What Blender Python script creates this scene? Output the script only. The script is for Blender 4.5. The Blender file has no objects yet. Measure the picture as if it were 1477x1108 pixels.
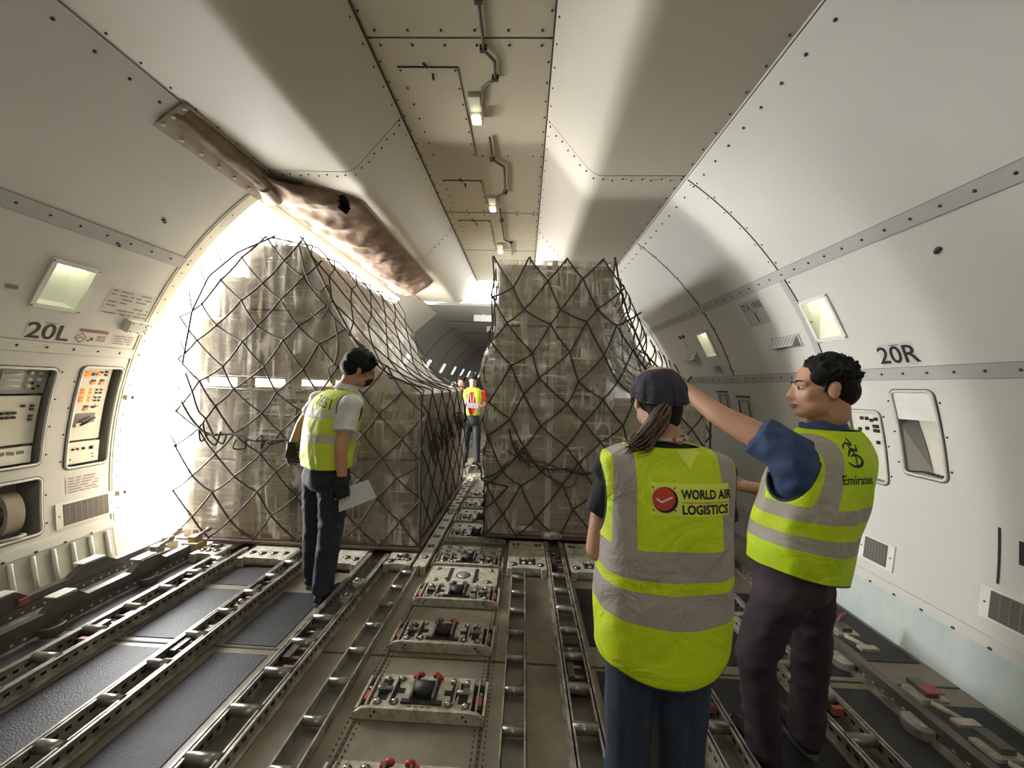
import bpy, bmesh, math, random
from math import sin, cos, pi, radians, sqrt, asin, atan2
from mathutils import Vector, Matrix, noise
from mathutils.bvhtree import BVHTree
random.seed(7)
SC = bpy.context.scene
COL = SC.collection
V = Vector

# ------------------------------------------------------------------ materials
def lin(c):
    out = []
    for v in c[:3]:
        v = v / 255.0
        out.append(v / 12.92 if v <= .04045 else ((v + .055) / 1.055) ** 2.4)
    return tuple(out) + (1.0,)

class NT:
    def __init__(s, name):
        s.m = bpy.data.materials.new(name); s.m.use_nodes = True
        s.t = s.m.node_tree; s.n = s.t.nodes; s.l = s.t.links
        s.b = s.n.get('Principled BSDF'); s.out = s.n.get('Material Output')
    def node(s, typ, **kw):
        x = s.n.new(typ)
        for k, v in kw.items():
            if k in x.inputs: x.inputs[k].default_value = v
            else: setattr(x, k, v)
        return x
    def link(s, a, b): s.l.new(a, b)
    def math(s, op, a, b=None, c=None):
        x = s.n.new('ShaderNodeMath'); x.operation = op
        for i, q in enumerate((a, b, c)):
            if q is None: continue
            if hasattr(q, 'is_output'): s.link(q, x.inputs[i])
            else: x.inputs[i].default_value = q
        return x.outputs[0]
    def mixc(s, f, a, b):
        x = s.n.new('ShaderNodeMix'); x.data_type = 'RGBA'
        for i, q in ((0, f), (6, a), (7, b)):
            if hasattr(q, 'is_output'): s.link(q, x.inputs[i])
            else: x.inputs[i].default_value = q
        return x.outputs[2]

def mat(name, rgb, rough=.6, metal=0., var=.0, vscale=4., rgb2=None, bump=0., bscale=60., stretch=(1, 1, 1), spec=.5, emit=None, estr=0., detail=4.):
    t = NT(name); b = t.b
    b.inputs['Base Color'].default_value = lin(rgb)
    b.inputs['Roughness'].default_value = rough
    b.inputs['Metallic'].default_value = metal
    b.inputs['Specular IOR Level'].default_value = spec
    if var or bump:
        tc = t.node('ShaderNodeTexCoord'); mp = t.node('ShaderNodeMapping')
        mp.inputs['Scale'].default_value = stretch
        t.link(tc.outputs['Object'], mp.inputs['Vector'])
    if var:
        nz = t.node('ShaderNodeTexNoise', Scale=vscale, Detail=detail, Roughness=.6)
        t.link(mp.outputs[0], nz.inputs['Vector'])
        c2 = lin(rgb2) if rgb2 else tuple(v * (1 - var) for v in lin(rgb)[:3]) + (1,)
        rp = t.node('ShaderNodeValToRGB')
        rp.color_ramp.elements[0].position = .35; rp.color_ramp.elements[1].position = .68
        rp.color_ramp.elements[0].color = c2; rp.color_ramp.elements[1].color = lin(rgb)
        t.link(nz.outputs['Fac'], rp.inputs['Fac']); t.link(rp.outputs[0], b.inputs['Base Color'])
    if bump:
        n2 = t.node('ShaderNodeTexNoise', Scale=bscale, Detail=3.)
        t.link(mp.outputs[0], n2.inputs['Vector'])
        bp = t.node('ShaderNodeBump', Strength=bump, Distance=.01)
        t.link(n2.outputs['Fac'], bp.inputs['Height']); t.link(bp.outputs[0], b.inputs['Normal'])
    if emit:
        b.inputs['Emission Color'].default_value = lin(emit); b.inputs['Emission Strength'].default_value = estr
    return t.m

M = {}
M['wall'] = mat('wall_liner', (205, 203, 195), .55, var=.05, vscale=1.2, bump=.05, bscale=300)
M['ceil'] = mat('ceiling_liner', (196, 187, 164), .55, var=.05, vscale=1.1, bump=.04, bscale=300)
M['soffit'] = mat('soffit_liner', (194, 188, 172), .5, var=.05, vscale=.9)
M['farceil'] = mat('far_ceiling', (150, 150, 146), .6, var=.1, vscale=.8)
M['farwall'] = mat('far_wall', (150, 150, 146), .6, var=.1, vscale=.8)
M['strip'] = mat('grey_strip', (176, 175, 172), .5, var=.08, vscale=8)
M['seam'] = mat('seam_dark', (62, 54, 44), .7)
M['bolt'] = mat('bolt_steel', (72, 68, 62), .45, .6)
M['floor'] = mat('floor_panel', (138, 129, 110), .42, var=.3, vscale=2.4, rgb2=(98, 90, 75), bump=.05, bscale=40, detail=7)
M['grip'] = mat('anti_slip_dark', (46, 46, 48), .55, var=.35, vscale=5, spec=.35, rgb2=(32, 32, 34), bump=.25, bscale=160, detail=8)
M['bed'] = mat('track_bed', (116, 112, 101), .45, .2, var=.3, vscale=10)
M['alu'] = mat('track_aluminium', (184, 180, 168), .38, .35, var=.25, vscale=14, rgb2=(118, 112, 100), detail=6)
M['aludark'] = mat('rail_dark_metal', (96, 93, 86), .42, .35, var=.3, vscale=12)
M['roller'] = mat('roller_steel', (140, 136, 126), .32, .6, var=.2, vscale=20)
M['steel'] = mat('ball_steel', (170, 168, 162), .2, .95)
M['plate'] = mat('module_plate', (190, 186, 168), .5, .15, var=.25, vscale=22, rgb2=(140, 134, 116), detail=6)
M['black'] = mat('black_rubber', (26, 25, 24), .6)
M['darkhole'] = mat('dark_hole', (20, 18, 16), .9)
M['red'] = mat('red_paint', (165, 42, 40), .5)
M['redsoft'] = mat('faded_red_paint', (150, 76, 70), .55)
M['white'] = mat('white_paint', (226, 224, 214), .45, var=.08, vscale=10)
M['offwhite'] = mat('offwhite_panel', (214, 211, 194), .5, var=.06, vscale=6)
M['greypanel'] = mat('grey_panel', (150, 150, 142), .5)
M['kick_l'] = mat('kick_left', (178, 178, 164), .55, var=.15, vscale=10)
M['kick_r'] = mat('kick_right', (172, 186, 184), .5, var=.2, vscale=7, rgb2=(192, 198, 192), stretch=(1, 1, .4))
M['placard'] = mat('placard', (188, 186, 180), .5)
M['ink'] = mat('ink', (30, 28, 26), .6)
M['inkgrey'] = mat('ink_grey', (118, 114, 106), .7)
M['mesh_dark'] = mat('grille_dark', (70, 66, 58), .7)
M['conduit'] = mat('conduit_brown', (86, 74, 58), .5)
M['net'] = mat('net_rope', (66, 56, 46), .8, var=.3, vscale=60)
M['wood'] = mat('pallet_wood', (170, 146, 112), .7, var=.25, vscale=6, stretch=(1, 6, 6))
M['sheet'] = mat('pallet_sheet', (128, 116, 106), .4, .5, var=.3, vscale=10)
M['sheet_edge'] = mat('pallet_edge', (104, 84, 78), .45, .4)
M['strap'] = mat('yellow_strap', (190, 168, 96), .5)
M['tape'] = mat('corner_board', (196, 184, 164), .7)
M['orange'] = mat('lit_orange_button', (240, 120, 40), .4, emit=(255, 110, 25), estr=.5)
M['yellowbtn'] = mat('lit_yellow_button', (250, 210, 120), .4, emit=(255, 190, 90), estr=.55)
M['lampglow'] = mat('lamp_glow', (255, 250, 225), .4, emit=(255, 246, 205), estr=5.)
M['tubeglow'] = mat('tube_glow', (250, 250, 235), .4, emit=(246, 248, 226), estr=3.)
M['recess'] = mat('light_recess', (212, 214, 194), .5, emit=(224, 228, 204), estr=.12)
M['farglow'] = mat('far_light', (250, 250, 235), .4, emit=(250, 250, 240), estr=1.3)
M['reel'] = mat('reel_webbing', (150, 140, 122), .8)
M['fabric'] = mat('curtain_fabric', (140, 118, 99), .85, var=.35, vscale=6, rgb2=(104, 86, 72), bump=.25, bscale=25, detail=6)
M['fabric_frame'] = mat('curtain_frame', (168, 154, 138), .7, var=.2, vscale=12)
M['tarpatch'] = mat('fabric_patch', (158, 148, 134), .7)
M['outside'] = mat('loader_paint', (235, 235, 235), .7)

# cartons
def carton_mat(name, a, bcol, streak=.5):
    t = NT(name); b = t.b
    tc = t.node('ShaderNodeTexCoord'); mp = t.node('ShaderNodeMapping'); mp.inputs['Scale'].default_value = (1.2, 1.2, 16)
    t.link(tc.outputs['Object'], mp.inputs['Vector'])
    nz = t.node('ShaderNodeTexNoise', Scale=3.0, Detail=6., Roughness=.65, Distortion=.4); t.link(mp.outputs[0], nz.inputs['Vector'])
    rp = t.node('ShaderNodeValToRGB'); rp.color_ramp.elements[0].position = .38; rp.color_ramp.elements[1].position = .66
    rp.color_ramp.elements[0].color = lin(a); rp.color_ramp.elements[1].color = lin(bcol)
    t.link(nz.outputs['Fac'], rp.inputs['Fac']); t.link(rp.outputs[0], b.inputs['Base Color'])
    bp = t.node('ShaderNodeBump', Strength=streak, Distance=.01); t.link(nz.outputs['Fac'], bp.inputs['Height']); t.link(bp.outputs[0], b.inputs['Normal'])
    b.inputs['Roughness'].default_value = .32
    b.inputs['Specular IOR Level'].default_value = .5
    return t.m
M['carton'] = carton_mat('wrapped_carton', (148, 135, 115), (182, 171, 152))
M['carton_dark'] = carton_mat('wrapped_carton_dark', (124, 113, 96), (150, 140, 122), .35)

def film_mat(name, lo, hi, col, scale=(3, 3, 3), nscale=3., rough=.2, streak=.8, scol=(232, 229, 222)):
    """crumpled plastic: thin crease highlights over a nearly clear or milky sheet"""
    t = NT(name); b = t.b
    tc = t.node('ShaderNodeTexCoord'); cre = None; hgt = None
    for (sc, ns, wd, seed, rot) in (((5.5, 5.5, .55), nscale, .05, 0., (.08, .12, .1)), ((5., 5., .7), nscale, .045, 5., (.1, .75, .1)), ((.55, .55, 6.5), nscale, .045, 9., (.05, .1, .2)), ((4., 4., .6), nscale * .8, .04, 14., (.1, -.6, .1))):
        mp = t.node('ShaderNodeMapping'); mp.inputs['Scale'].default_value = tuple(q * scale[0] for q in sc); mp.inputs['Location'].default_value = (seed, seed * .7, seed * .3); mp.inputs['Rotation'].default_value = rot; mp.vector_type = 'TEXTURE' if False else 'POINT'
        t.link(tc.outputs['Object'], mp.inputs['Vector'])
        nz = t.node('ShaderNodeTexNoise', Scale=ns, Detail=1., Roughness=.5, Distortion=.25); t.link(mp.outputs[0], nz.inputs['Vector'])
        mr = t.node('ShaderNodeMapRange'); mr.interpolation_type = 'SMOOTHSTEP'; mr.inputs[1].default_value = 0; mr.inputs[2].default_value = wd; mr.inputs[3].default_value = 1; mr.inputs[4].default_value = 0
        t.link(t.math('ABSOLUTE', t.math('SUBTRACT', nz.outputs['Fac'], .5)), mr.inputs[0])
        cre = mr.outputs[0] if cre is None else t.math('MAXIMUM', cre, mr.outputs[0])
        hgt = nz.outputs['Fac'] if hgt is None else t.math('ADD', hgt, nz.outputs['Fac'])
    n2 = t.node('ShaderNodeTexNoise', Scale=1.7, Detail=4.); t.link(tc.outputs['Object'], n2.inputs['Vector'])
    m2 = t.node('ShaderNodeMapRange'); m2.inputs[1].default_value = .36; m2.inputs[2].default_value = .66; m2.inputs[3].default_value = lo; m2.inputs[4].default_value = hi
    t.link(n2.outputs['Fac'], m2.inputs[0])
    m3 = t.node('ShaderNodeMapRange'); m3.inputs[1].default_value = .42; m3.inputs[2].default_value = .7; m3.inputs[3].default_value = .15; m3.inputs[4].default_value = 1
    n3 = t.node('ShaderNodeTexNoise', Scale=3.1, Detail=2.); t.link(tc.outputs['Object'], n3.inputs['Vector']); t.link(n3.outputs['Fac'], m3.inputs[0])
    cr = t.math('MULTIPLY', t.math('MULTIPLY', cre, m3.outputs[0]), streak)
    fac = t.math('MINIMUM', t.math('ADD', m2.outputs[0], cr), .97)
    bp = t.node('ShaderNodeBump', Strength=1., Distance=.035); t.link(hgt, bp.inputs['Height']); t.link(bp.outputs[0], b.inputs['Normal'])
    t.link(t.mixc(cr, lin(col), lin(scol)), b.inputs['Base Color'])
    b.inputs['Roughness'].default_value = rough; b.inputs['Specular IOR Level'].default_value = .8
    tr = t.node('ShaderNodeBsdfTransparent'); mx = t.node('ShaderNodeMixShader')
    t.link(fac, mx.inputs[0]); t.link(tr.outputs[0], mx.inputs[1]); t.link(b.outputs[0], mx.inputs[2]); t.link(mx.outputs[0], t.out.inputs['Surface'])
    return t.m
M['film'] = film_mat('clear_film', .14, .40, (200, 190, 172), (1, 1, 1), 1.5)
M['film_milky'] = film_mat('milky_film', .62, .85, (176, 166, 148), (.8, 1.2, 1.2), 1.4, streak=.4, rough=.38)
M['film_bag'] = film_mat('bag_film', .42, .75, (196, 188, 174), (1.6, 2.4, 1.6), 1.8)

def vest_mat(name, bands, vx, vw, ymin, neon=(206, 236, 12), grey=(172, 164, 154)):
    """bands: list of (v0,v1); vertical straps at |u| in vx +- vw/2 above ymin. UV in metres."""
    t = NT(name); b = t.b
    uv = t.node('ShaderNodeUVMap'); uv.uv_map = 'UVMap'
    sp = t.node('ShaderNodeSeparateXYZ'); t.link(uv.outputs[0], sp.inputs[0])
    u, v = sp.outputs[0], sp.outputs[1]
    f = None
    for (a, c) in bands:
        x = t.math('MULTIPLY', t.math('GREATER_THAN', v, a), t.math('LESS_THAN', v, c))
        f = x if f is None else t.math('MAXIMUM', f, x)
    au = t.math('ABSOLUTE', u)
    x = t.math('LESS_THAN', t.math('ABSOLUTE', t.math('SUBTRACT', au, vx)), vw / 2)
    x = t.math('MULTIPLY', x, t.math('GREATER_THAN', v, ymin))
    f = t.math('MAXIMUM', f, x)
    tc = t.node('ShaderNodeTexCoord'); nz = t.node('ShaderNodeTexNoise', Scale=5., Detail=5.); t.link(tc.outputs['Object'], nz.inputs['Vector'])
    neo = t.mixc(nz.outputs['Fac'], tuple(q * .74 for q in lin(neon)[:3]) + (1,), lin(neon))
    gr = t.mixc(nz.outputs['Fac'], tuple(q * .8 for q in lin(grey)[:3]) + (1,), lin(grey))
    t.link(t.mixc(f, neo, gr), b.inputs['Base Color'])
    b.inputs['Roughness'].default_value = .6
    n2 = t.node('ShaderNodeTexNoise', Scale=7., Detail=4., Distortion=.8); t.link(tc.outputs['Object'], n2.inputs['Vector'])
    bp = t.node('ShaderNodeBump', Strength=.6, Distance=.05); t.link(n2.outputs['Fac'], bp.inputs['Height']); t.link(bp.outputs[0], b.inputs['Normal'])
    return t.m
M['skin'] = mat('skin_tan', (196, 150, 122), .5, var=.12, vscale=12)
M['skin2'] = mat('skin_warm', (190, 142, 112), .5, var=.12, vscale=12)
M['hair'] = mat('hair_black', (14, 12, 12), .6, spec=.25, bump=.6, bscale=120, stretch=(1, 1, .25))
M['hairbrown'] = mat('hair_brown', (112, 88, 68), .5, var=.4, vscale=90, rgb2=(60, 46, 36))
M['cap'] = mat('cap_navy', (58, 58, 72), .85, var=.3, vscale=14, bump=.3, bscale=60)
M['tee'] = mat('black_tee', (28, 26, 28), .85, bump=.15, bscale=40)
M['polo'] = mat('navy_polo', (66, 84, 124), .85, var=.25, vscale=12, rgb2=(46, 60, 96))
M['whiteshirt'] = mat('white_shirt', (214, 214, 208), .75, var=.06, vscale=8)
M['redshirt'] = mat('red_shirt', (205, 34, 40), .75)
M['navytrouser'] = mat('navy_trouser', (40, 41, 56), .8, var=.2, vscale=12)
M['jeans'] = mat('blue_jeans', (56, 68, 86), .85, var=.35, vscale=9, rgb2=(36, 46, 60), stretch=(3, 3, .6))
M['plum'] = mat('plum_trouser', (58, 46, 52), .8, var=.3, vscale=9, rgb2=(42, 33, 38))
M['darktrouser'] = mat('dark_trouser', (34, 36, 40), .8)
M['shoe'] = mat('shoe_black', (30, 30, 32), .5)
M['sole'] = mat('shoe_sole', (96, 94, 90), .6)
M['glove'] = mat('glove_black', (26, 24, 26), .7)
M['mask'] = mat('face_mask', (30, 26, 26), .7)
M['paper'] = mat('paper', (222, 224, 228), .6, var=.1, vscale=30)
M['piping'] = mat('vest_piping', (52, 58, 44), .7)
M['eye'] = mat('eye_white', (225, 220, 212), .3)
M['iris'] = mat('eye_iris', (30, 22, 18), .3)
M['lip'] = mat('lip', (156, 104, 88), .5)
M['lanyard'] = mat('lanyard', (206, 186, 178), .6)
M['watch'] = mat('watch_steel', (190, 190, 188), .25, .8)
M['logored'] = mat('logo_red', (196, 66, 46), .5)
M['logopatch'] = mat('logo_patch', (226, 240, 90), .55)

# ------------------------------------------------------------------ mesh builder
class MB:
    def __init__(s): s.v = []; s.f = []; s.m = []; s.sm = []
    def add(s, vs, fs, m=0, smooth=False):
        o = len(s.v); s.v += [tuple(q) for q in vs]
        for f in fs:
            s.f.append([o + i for i in f]); s.m.append(m); s.sm.append(smooth)
    def box(s, x0, x1, y0, y1, z0, z1, m=0, n=1, ax=2):
        """axis box; n segments along axis ax (for later bending)"""
        lo, hi = [x0, y0, z0], [x1, y1, z1]
        a, b_ = [i for i in range(3) if i != ax]
        vs = []
        for k in range(n + 1):
            t = k / n
            for (p, q) in ((0, 0), (1, 0), (1, 1), (0, 1)):
                c = [0, 0, 0]; c[ax] = lo[ax] + (hi[ax] - lo[ax]) * t
                c[a] = hi[a] if p else lo[a]; c[b_] = hi[b_] if q else lo[b_]
                vs.append(c)
        fs = [[3, 2, 1, 0], [4 * n + i for i in range(4)]]
        for k in range(n):
            for i in range(4):
                j = (i + 1) % 4
                fs.append([4 * k + i, 4 * k + j, 4 * k + 4 + j, 4 * k + 4 + i])
        s.add(vs, fs, m)
    def obox(s, c, ax, ay, az, m=0):
        c, ax, ay, az = V(c), V(ax), V(ay), V(az)
        vs = [c + ax * i + ay * j + az * k for k in (-1, 1) for (i, j) in ((-1, -1), (1, -1), (1, 1), (-1, 1))]
        s.add(vs, [[3, 2, 1, 0], [4, 5, 6, 7], [0, 1, 5, 4], [1, 2, 6, 5], [2, 3, 7, 6], [3, 0, 4, 7]], m)
    def tube(s, pts, r, n=6, m=0, caps=True, closed=False, smooth=True):
        pts = [V(p) for p in pts]; N = len(pts)
        rs = r if isinstance(r, (list, tuple)) else [r] * N
        vs = []; up = None
        for i, p in enumerate(pts):
            if closed: d = pts[(i + 1) % N] - pts[i - 1]
            else: d = pts[min(i + 1, N - 1)] - pts[max(i - 1, 0)]
            d = d.normalized() if d.length > 1e-9 else V((0, 0, 1))
            if up is None:
                up = V((0, 0, 1)) if abs(d.z) < .9 else V((1, 0, 0))
            a = d.cross(up)
            if a.length < 1e-4: a = d.cross(V((.3, .9, .2)))
            a.normalize(); b = a.cross(d).normalized(); up = b
            for k in range(n):
                t = 2 * pi * k / n
                vs.append(p + a * (cos(t) * rs[i]) + b * (sin(t) * rs[i]))
        fs = []
        for i in range(N if closed else N - 1):
            for k in range(n):
                j = (i + 1) % N
                fs.append([i * n + k, i * n + (k + 1) % n, j * n + (k + 1) % n, j * n + k])
        if caps and not closed:
            fs.append(list(range(n))[::-1]); fs.append([(N - 1) * n + k for k in range(n)])
        s.add(vs, fs, m, smooth)
    def cyl(s, p0, p1, r0, r1=None, n=12, m=0, smooth=True): s.tube([p0, p1], [r0, r0 if r1 is None else r1], n, m, smooth=smooth)
    def ball(s, c, r, m=0, nu=10, nv=6, half=False):
        c = V(c); r = V(r) if isinstance(r, (tuple, list, Vector)) else V((r, r, r))
        vs = []; lo = 0. if half else -pi / 2
        for j in range(nv + 1):
            a = lo + (pi / 2 - lo) * j / nv
            for i in range(nu):
                b = 2 * pi * i / nu
                vs.append((c.x + r.x * cos(a) * cos(b), c.y + r.y * cos(a) * sin(b), c.z + r.z * sin(a)))
        fs = []
        for j in range(nv):
            for i in range(nu):
                k = (i + 1) % nu
                fs.append([j * nu + i, j * nu + k, (j + 1) * nu + k, (j + 1) * nu + i])
        s.add(vs, fs, m, True)
    def prism(s, poly, a, b, axis='y', m=0, smooth=False):
        """poly in the two other axes, extruded from a to b"""
        def mk(p, t): return (p[0], t, p[1]) if axis == 'y' else ((t, p[0], p[1]) if axis == 'x' else (p[0], p[1], t))
        n = len(poly)
        vs = [mk(p, a) for p in poly] + [mk(p, b) for p in poly]
        fs = [list(range(n)), [n + i for i in range(n)][::-1]]
        for i in range(n):
            j = (i + 1) % n
            fs.append([i, i + n, j + n, j])
        s.add(vs, fs, m, smooth)
    def grid(s, fn, nu, nv, m=0, smooth=True, mfun=None):
        vs = [fn(i / nu, j / nv) for j in range(nv + 1) for i in range(nu + 1)]
        o = len(s.v); s.v += [tuple(q) for q in vs]
        for j in range(nv):
            for i in range(nu):
                a = o + j * (nu + 1) + i
                s.f.append([a, a + 1, a + nu + 2, a + nu + 1]); s.m.append(mfun(i, j) if mfun else m); s.sm.append(smooth)
    def mapv(s, fn): s.v = [tuple(fn(V(q))) for q in s.v]; return s
    def mesh(s, name, mats):
        me = bpy.data.meshes.new(name); me.from_pydata(s.v, [], s.f)
        for q in mats: me.materials.append(M[q] if isinstance(q, str) else q)
        me.polygons.foreach_set('material_index', s.m); me.polygons.foreach_set('use_smooth', s.sm)
        me.update(); return me
    def build(s, name, mats, parent=None, fix=True, bevel=0., at=None):
        if isinstance(mats, str): mats = [mats]
        me = s.mesh(name, mats)
        if fix:
            b = bmesh.new(); b.from_mesh(me); bmesh.ops.recalc_face_normals(b, faces=b.faces); b.to_mesh(me); b.free()
        o = link(name, me, parent)
        if bevel:
            md = o.modifiers.new('bevel', 'BEVEL'); md.width = bevel; md.segments = 2; md.limit_method = 'ANGLE'
        return o

def link(name, data, parent=None):
    o = bpy.data.objects.new(name, data); COL.objects.link(o)
    if parent is not None:
        o.parent = parent; o.matrix_parent_inverse = Matrix.Translation(parent.location).inverted() if parent.rotation_euler[2] == 0 else parent.matrix_basis.inverted()
    return o
def thing(name, label, cat, loc=(0, 0, 0), group=None):
    o = bpy.data.objects.new(name, None); COL.objects.link(o); o.location = loc; o.empty_display_size = .1
    return tag(o, label, cat, group)
def tag(o, label, cat, group=None):
    o['label'] = label; o['category'] = cat
    if group: o['group'] = group
    return o
def struct(o): o['kind'] = 'structure'; return o
def dup(root, delta, label, group=None):
    r = root.copy(); COL.objects.link(r); r.location = root.location + V(delta); r['label'] = label
    if group: r['group'] = group
    for ch in list(root.children):
        c = ch.copy(); COL.objects.link(c); c.parent = r; c.matrix_parent_inverse = ch.matrix_parent_inverse.copy()
        for g in ch.children:
            d = g.copy(); COL.objects.link(d); d.parent = c; d.matrix_parent_inverse = g.matrix_parent_inverse.copy()
    return r
def lerp(a, b, t): return a + (b - a) * t
def plerp(tab, t):
    """piecewise linear table [(t, val)]"""
    if t <= tab[0][0]: return tab[0][1]
    for (a, x), (b, y) in zip(tab, tab[1:]):
        if t <= b: return x + (y - x) * (t - a) / (b - a)
    return tab[-1][1]
def fbm(p, f=1., o=3):
    s = 0; a = 1.; p = V(p) * f
    for _ in range(o): s += a * noise.noise(p); p = p * 2.03; a *= .5
    return s

# text as flat triangles (x right, y up), baseline-left origin
def text2d(txt, size, align='LEFT', res=3, bold=0., sx=1.):
    cu = bpy.data.curves.new('t', 'FONT'); cu.body = txt; cu.size = size; cu.align_x = align; cu.resolution_u = res; cu.offset = bold
    ob = bpy.data.objects.new('t', cu); COL.objects.link(ob)
    dg = bpy.context.evaluated_depsgraph_get(); me = bpy.data.meshes.new_from_object(ob.evaluated_get(dg))
    vs = [(v.co.x * sx, v.co.y) for v in me.vertices]; fs = [list(p.vertices) for p in me.polygons]
    bpy.data.objects.remove(ob); bpy.data.curves.remove(cu); bpy.data.meshes.remove(me)
    return vs, fs
def ribbon2d(pts, w):
    vs = []; fs = []
    n = len(pts); ws = w if isinstance(w, list) else [w] * n
    for i, p in enumerate(pts):
        a = pts[max(0, i - 1)]; b = pts[min(n - 1, i + 1)]
        d = V((b[0] - a[0], b[1] - a[1])); d = d.normalized() if d.length else V((1, 0)); q = V((-d.y, d.x)) * (ws[i] / 2)
        vs += [(p[0] + q.x, p[1] + q.y), (p[0] - q.x, p[1] - q.y)]
    for i in range(n - 1): fs.append([2 * i, 2 * i + 1, 2 * i + 3, 2 * i + 2])
    return vs, fs
def smooth_pts(pts, k=6):
    out = []; n = len(pts)
    for i in range(n - 1):
        p0, p1, p2, p3 = [V(pts[max(0, min(n - 1, i + d))]) for d in (-1, 0, 1, 2)]
        for j in range(k):
            t = j / k
            out.append(tuple(.5 * ((2 * p1) + (p2 - p0) * t + (2 * p0 - 5 * p1 + 4 * p2 - p3) * t * t + (3 * p1 - p0 - 3 * p2 + p3) * t ** 3)))
    out.append(tuple(pts[-1])); return out
def disc2d(cx, cy, r, n=24): return [(cx + r * cos(2 * pi * i / n), cy + r * sin(2 * pi * i / n)) for i in range(n)], [list(range(n))]
def rect2d(x0, x1, y0, y1, nx=1, ny=1):
    vs = [(lerp(x0, x1, i / nx), lerp(y0, y1, j / ny)) for j in range(ny + 1) for i in range(nx + 1)]
    fs = [[j * (nx + 1) + i, j * (nx + 1) + i + 1, (j + 1) * (nx + 1) + i + 1, (j + 1) * (nx + 1) + i] for j in range(ny) for i in range(nx)]
    return vs, fs

# ------------------------------------------------------------------ fuselage coordinates
R = 2.93; ZC = .75; Y0, Y1 = -5.5, 27.0
def zt(z): return R * asin((z - ZC) / R)
def wpos(side, y, t, n):
    a = t / R; r = R - n
    return (side * r * cos(a), y, ZC + r * sin(a))
def wmap(side):   # builder coordinates: x = along fuselage (y), y = t arc, z = n inward
    return lambda q: wpos(side, q.x, q.y, q.z)

# camera
CAMX, CAMZ = .465, 1.53
def make_camera():
    yaw, pit, roll = radians(1.9184), radians(.2461), radians(1.9)
    w = V((-sin(yaw) * cos(pit), cos(yaw) * cos(pit), sin(pit))); r = V((cos(yaw), sin(yaw), 0)); d = -(r.cross(w))
    cr = r * cos(roll) - d * sin(roll); cd = r * sin(roll) + d * cos(roll)
    m = Matrix((( cr.x, -cd.x, -w.x, CAMX), (cr.y, -cd.y, -w.y, 0), (cr.z, -cd.z, -w.z, CAMZ), (0, 0, 0, 1)))
    cd_ = bpy.data.cameras.new('camera'); cd_.sensor_width = 36; cd_.sensor_fit = 'HORIZONTAL'; cd_.lens = 555. / 1477 * 36; cd_.clip_start = .05; cd_.clip_end = 200
    o = bpy.data.objects.new('camera', cd_); COL.objects.link(o); o.matrix_world = m; SC.camera = o
make_camera()
# ------------------------------------------------------------------ setting
DY0, DY1 = 3.17, 6.86           # door opening along the fuselage
DZ1 = 3.03
mb = MB()
mb.box(-2.84, 2.84, Y0, Y1, -.06, 0, 0)
floor = struct(mb.build('floor', ['floor']))
# dark anti-slip areas (between the tracks)
def grip(x0, x1, y0, y1):
    b = MB(); b.box(x0, x1, y0, y1, .0005, .004); o = b.build('grip_panel', 'grip', floor); return struct(o)
for (x0, x1, ys) in ((-2.30, -2.06, [(2.19, 3.1), (.2, 2.08), (-1.5, .1)]), (-1.80, -1.47, [(2.76, 3.1), (2.17, 2.70), (.6, 2.09), (-1.2, .5)]),
                     (-1.20, -.90, [(2.15, 2.70), (.4, 2.08), (-1.2, .3)]), (.90, 1.22, [(2.3, 2.95), (.5, 2.1)]), (1.46, 1.88, [(2.2, 2.95), (.5, 2.1)]),
                     (2.10, 2.31, [(2.17, 3.0), (.6, 2.08)]), (2.47, 2.80, [(2.31, 3.4), (1.0, 2.0)])):
    for (a, c) in ys: grip(x0, x1, a, c)
# floor seams and bolted joints
b = MB()
for y in (2.13, -.2, 4.6): 
    b.box(-2.82, 2.82, y - .006, y + .006, .0004, .003)
for x in (-.255, .325, -.245, .315):
    b.box(x - .002, x + .002, Y0, 6.4, .0004, .003)
struct(b.build('seam', 'seam', floor))
b = MB()
for x in (-.25, .32):
    y = .9
    while y < 3.2:
        b.cyl((x, y, .0005), (x, y, .004), .006, n=6, m=0, smooth=False)
        b.cyl((x - .025, y + .02, .0005), (x - .025, y + .02, .005), .0035, n=6); b.cyl((x + .025, y + .02, .0005), (x + .025, y + .02, .005), .0035, n=6)
        y += .026
for x in (.66, .69):
    y = .9
    while y < 3.0: b.cyl((x + .21, y, .0005), (x + .21, y, .005), .0035, n=6); y += .04
struct(b.build('bolt_row', 'seam', floor))

# curved side walls
TOPZ = 3.18
def wall(side, name, holes, y_from, y_to, z_from, z_to, m='wall'):
    ts = [zt(z_from) + (zt(z_to) - zt(z_from)) * i / 26 for i in range(27)]
    ys = [y_from, y_to]
    for (a, c, z0, z1) in holes: ts += [z0, z1]; ys += [a, c]
    ts = sorted(set(round(t, 5) for t in ts)); ys = sorted(set(round(y, 5) for y in ys if y_from <= y <= y_to))
    b = MB(); idx = {}
    for j, t in enumerate(ts):
        for i, y in enumerate(ys): idx[i, j] = len(b.v); b.v.append(tuple(wpos(side, y, t, 0)))
    for j in range(len(ts) - 1):
        for i in range(len(ys) - 1):
            yc, tc = (ys[i] + ys[i + 1]) / 2, (ts[j] + ts[j + 1]) / 2
            if any(a < yc < c and z0 < tc < z1 for (a, c, z0, z1) in holes): continue
            q = [idx[i, j], idx[i + 1, j], idx[i + 1, j + 1], idx[i, j + 1]]
            b.f.append(q if side < 0 else q[::-1]); b.m.append(0); b.sm.append(True)
    return struct(b.build(name, m, fix=False))
def hz(y0, y1, z0, z1): return (y0, y1, zt(z0), zt(z1))
LIGHT_T = (zt(1.955), zt(2.222))
lights_r = [-1.05, .85, 2.86, 4.62, 6.4]
lights_l = [-1.6, .35, 2.455]
HW = .117
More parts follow.
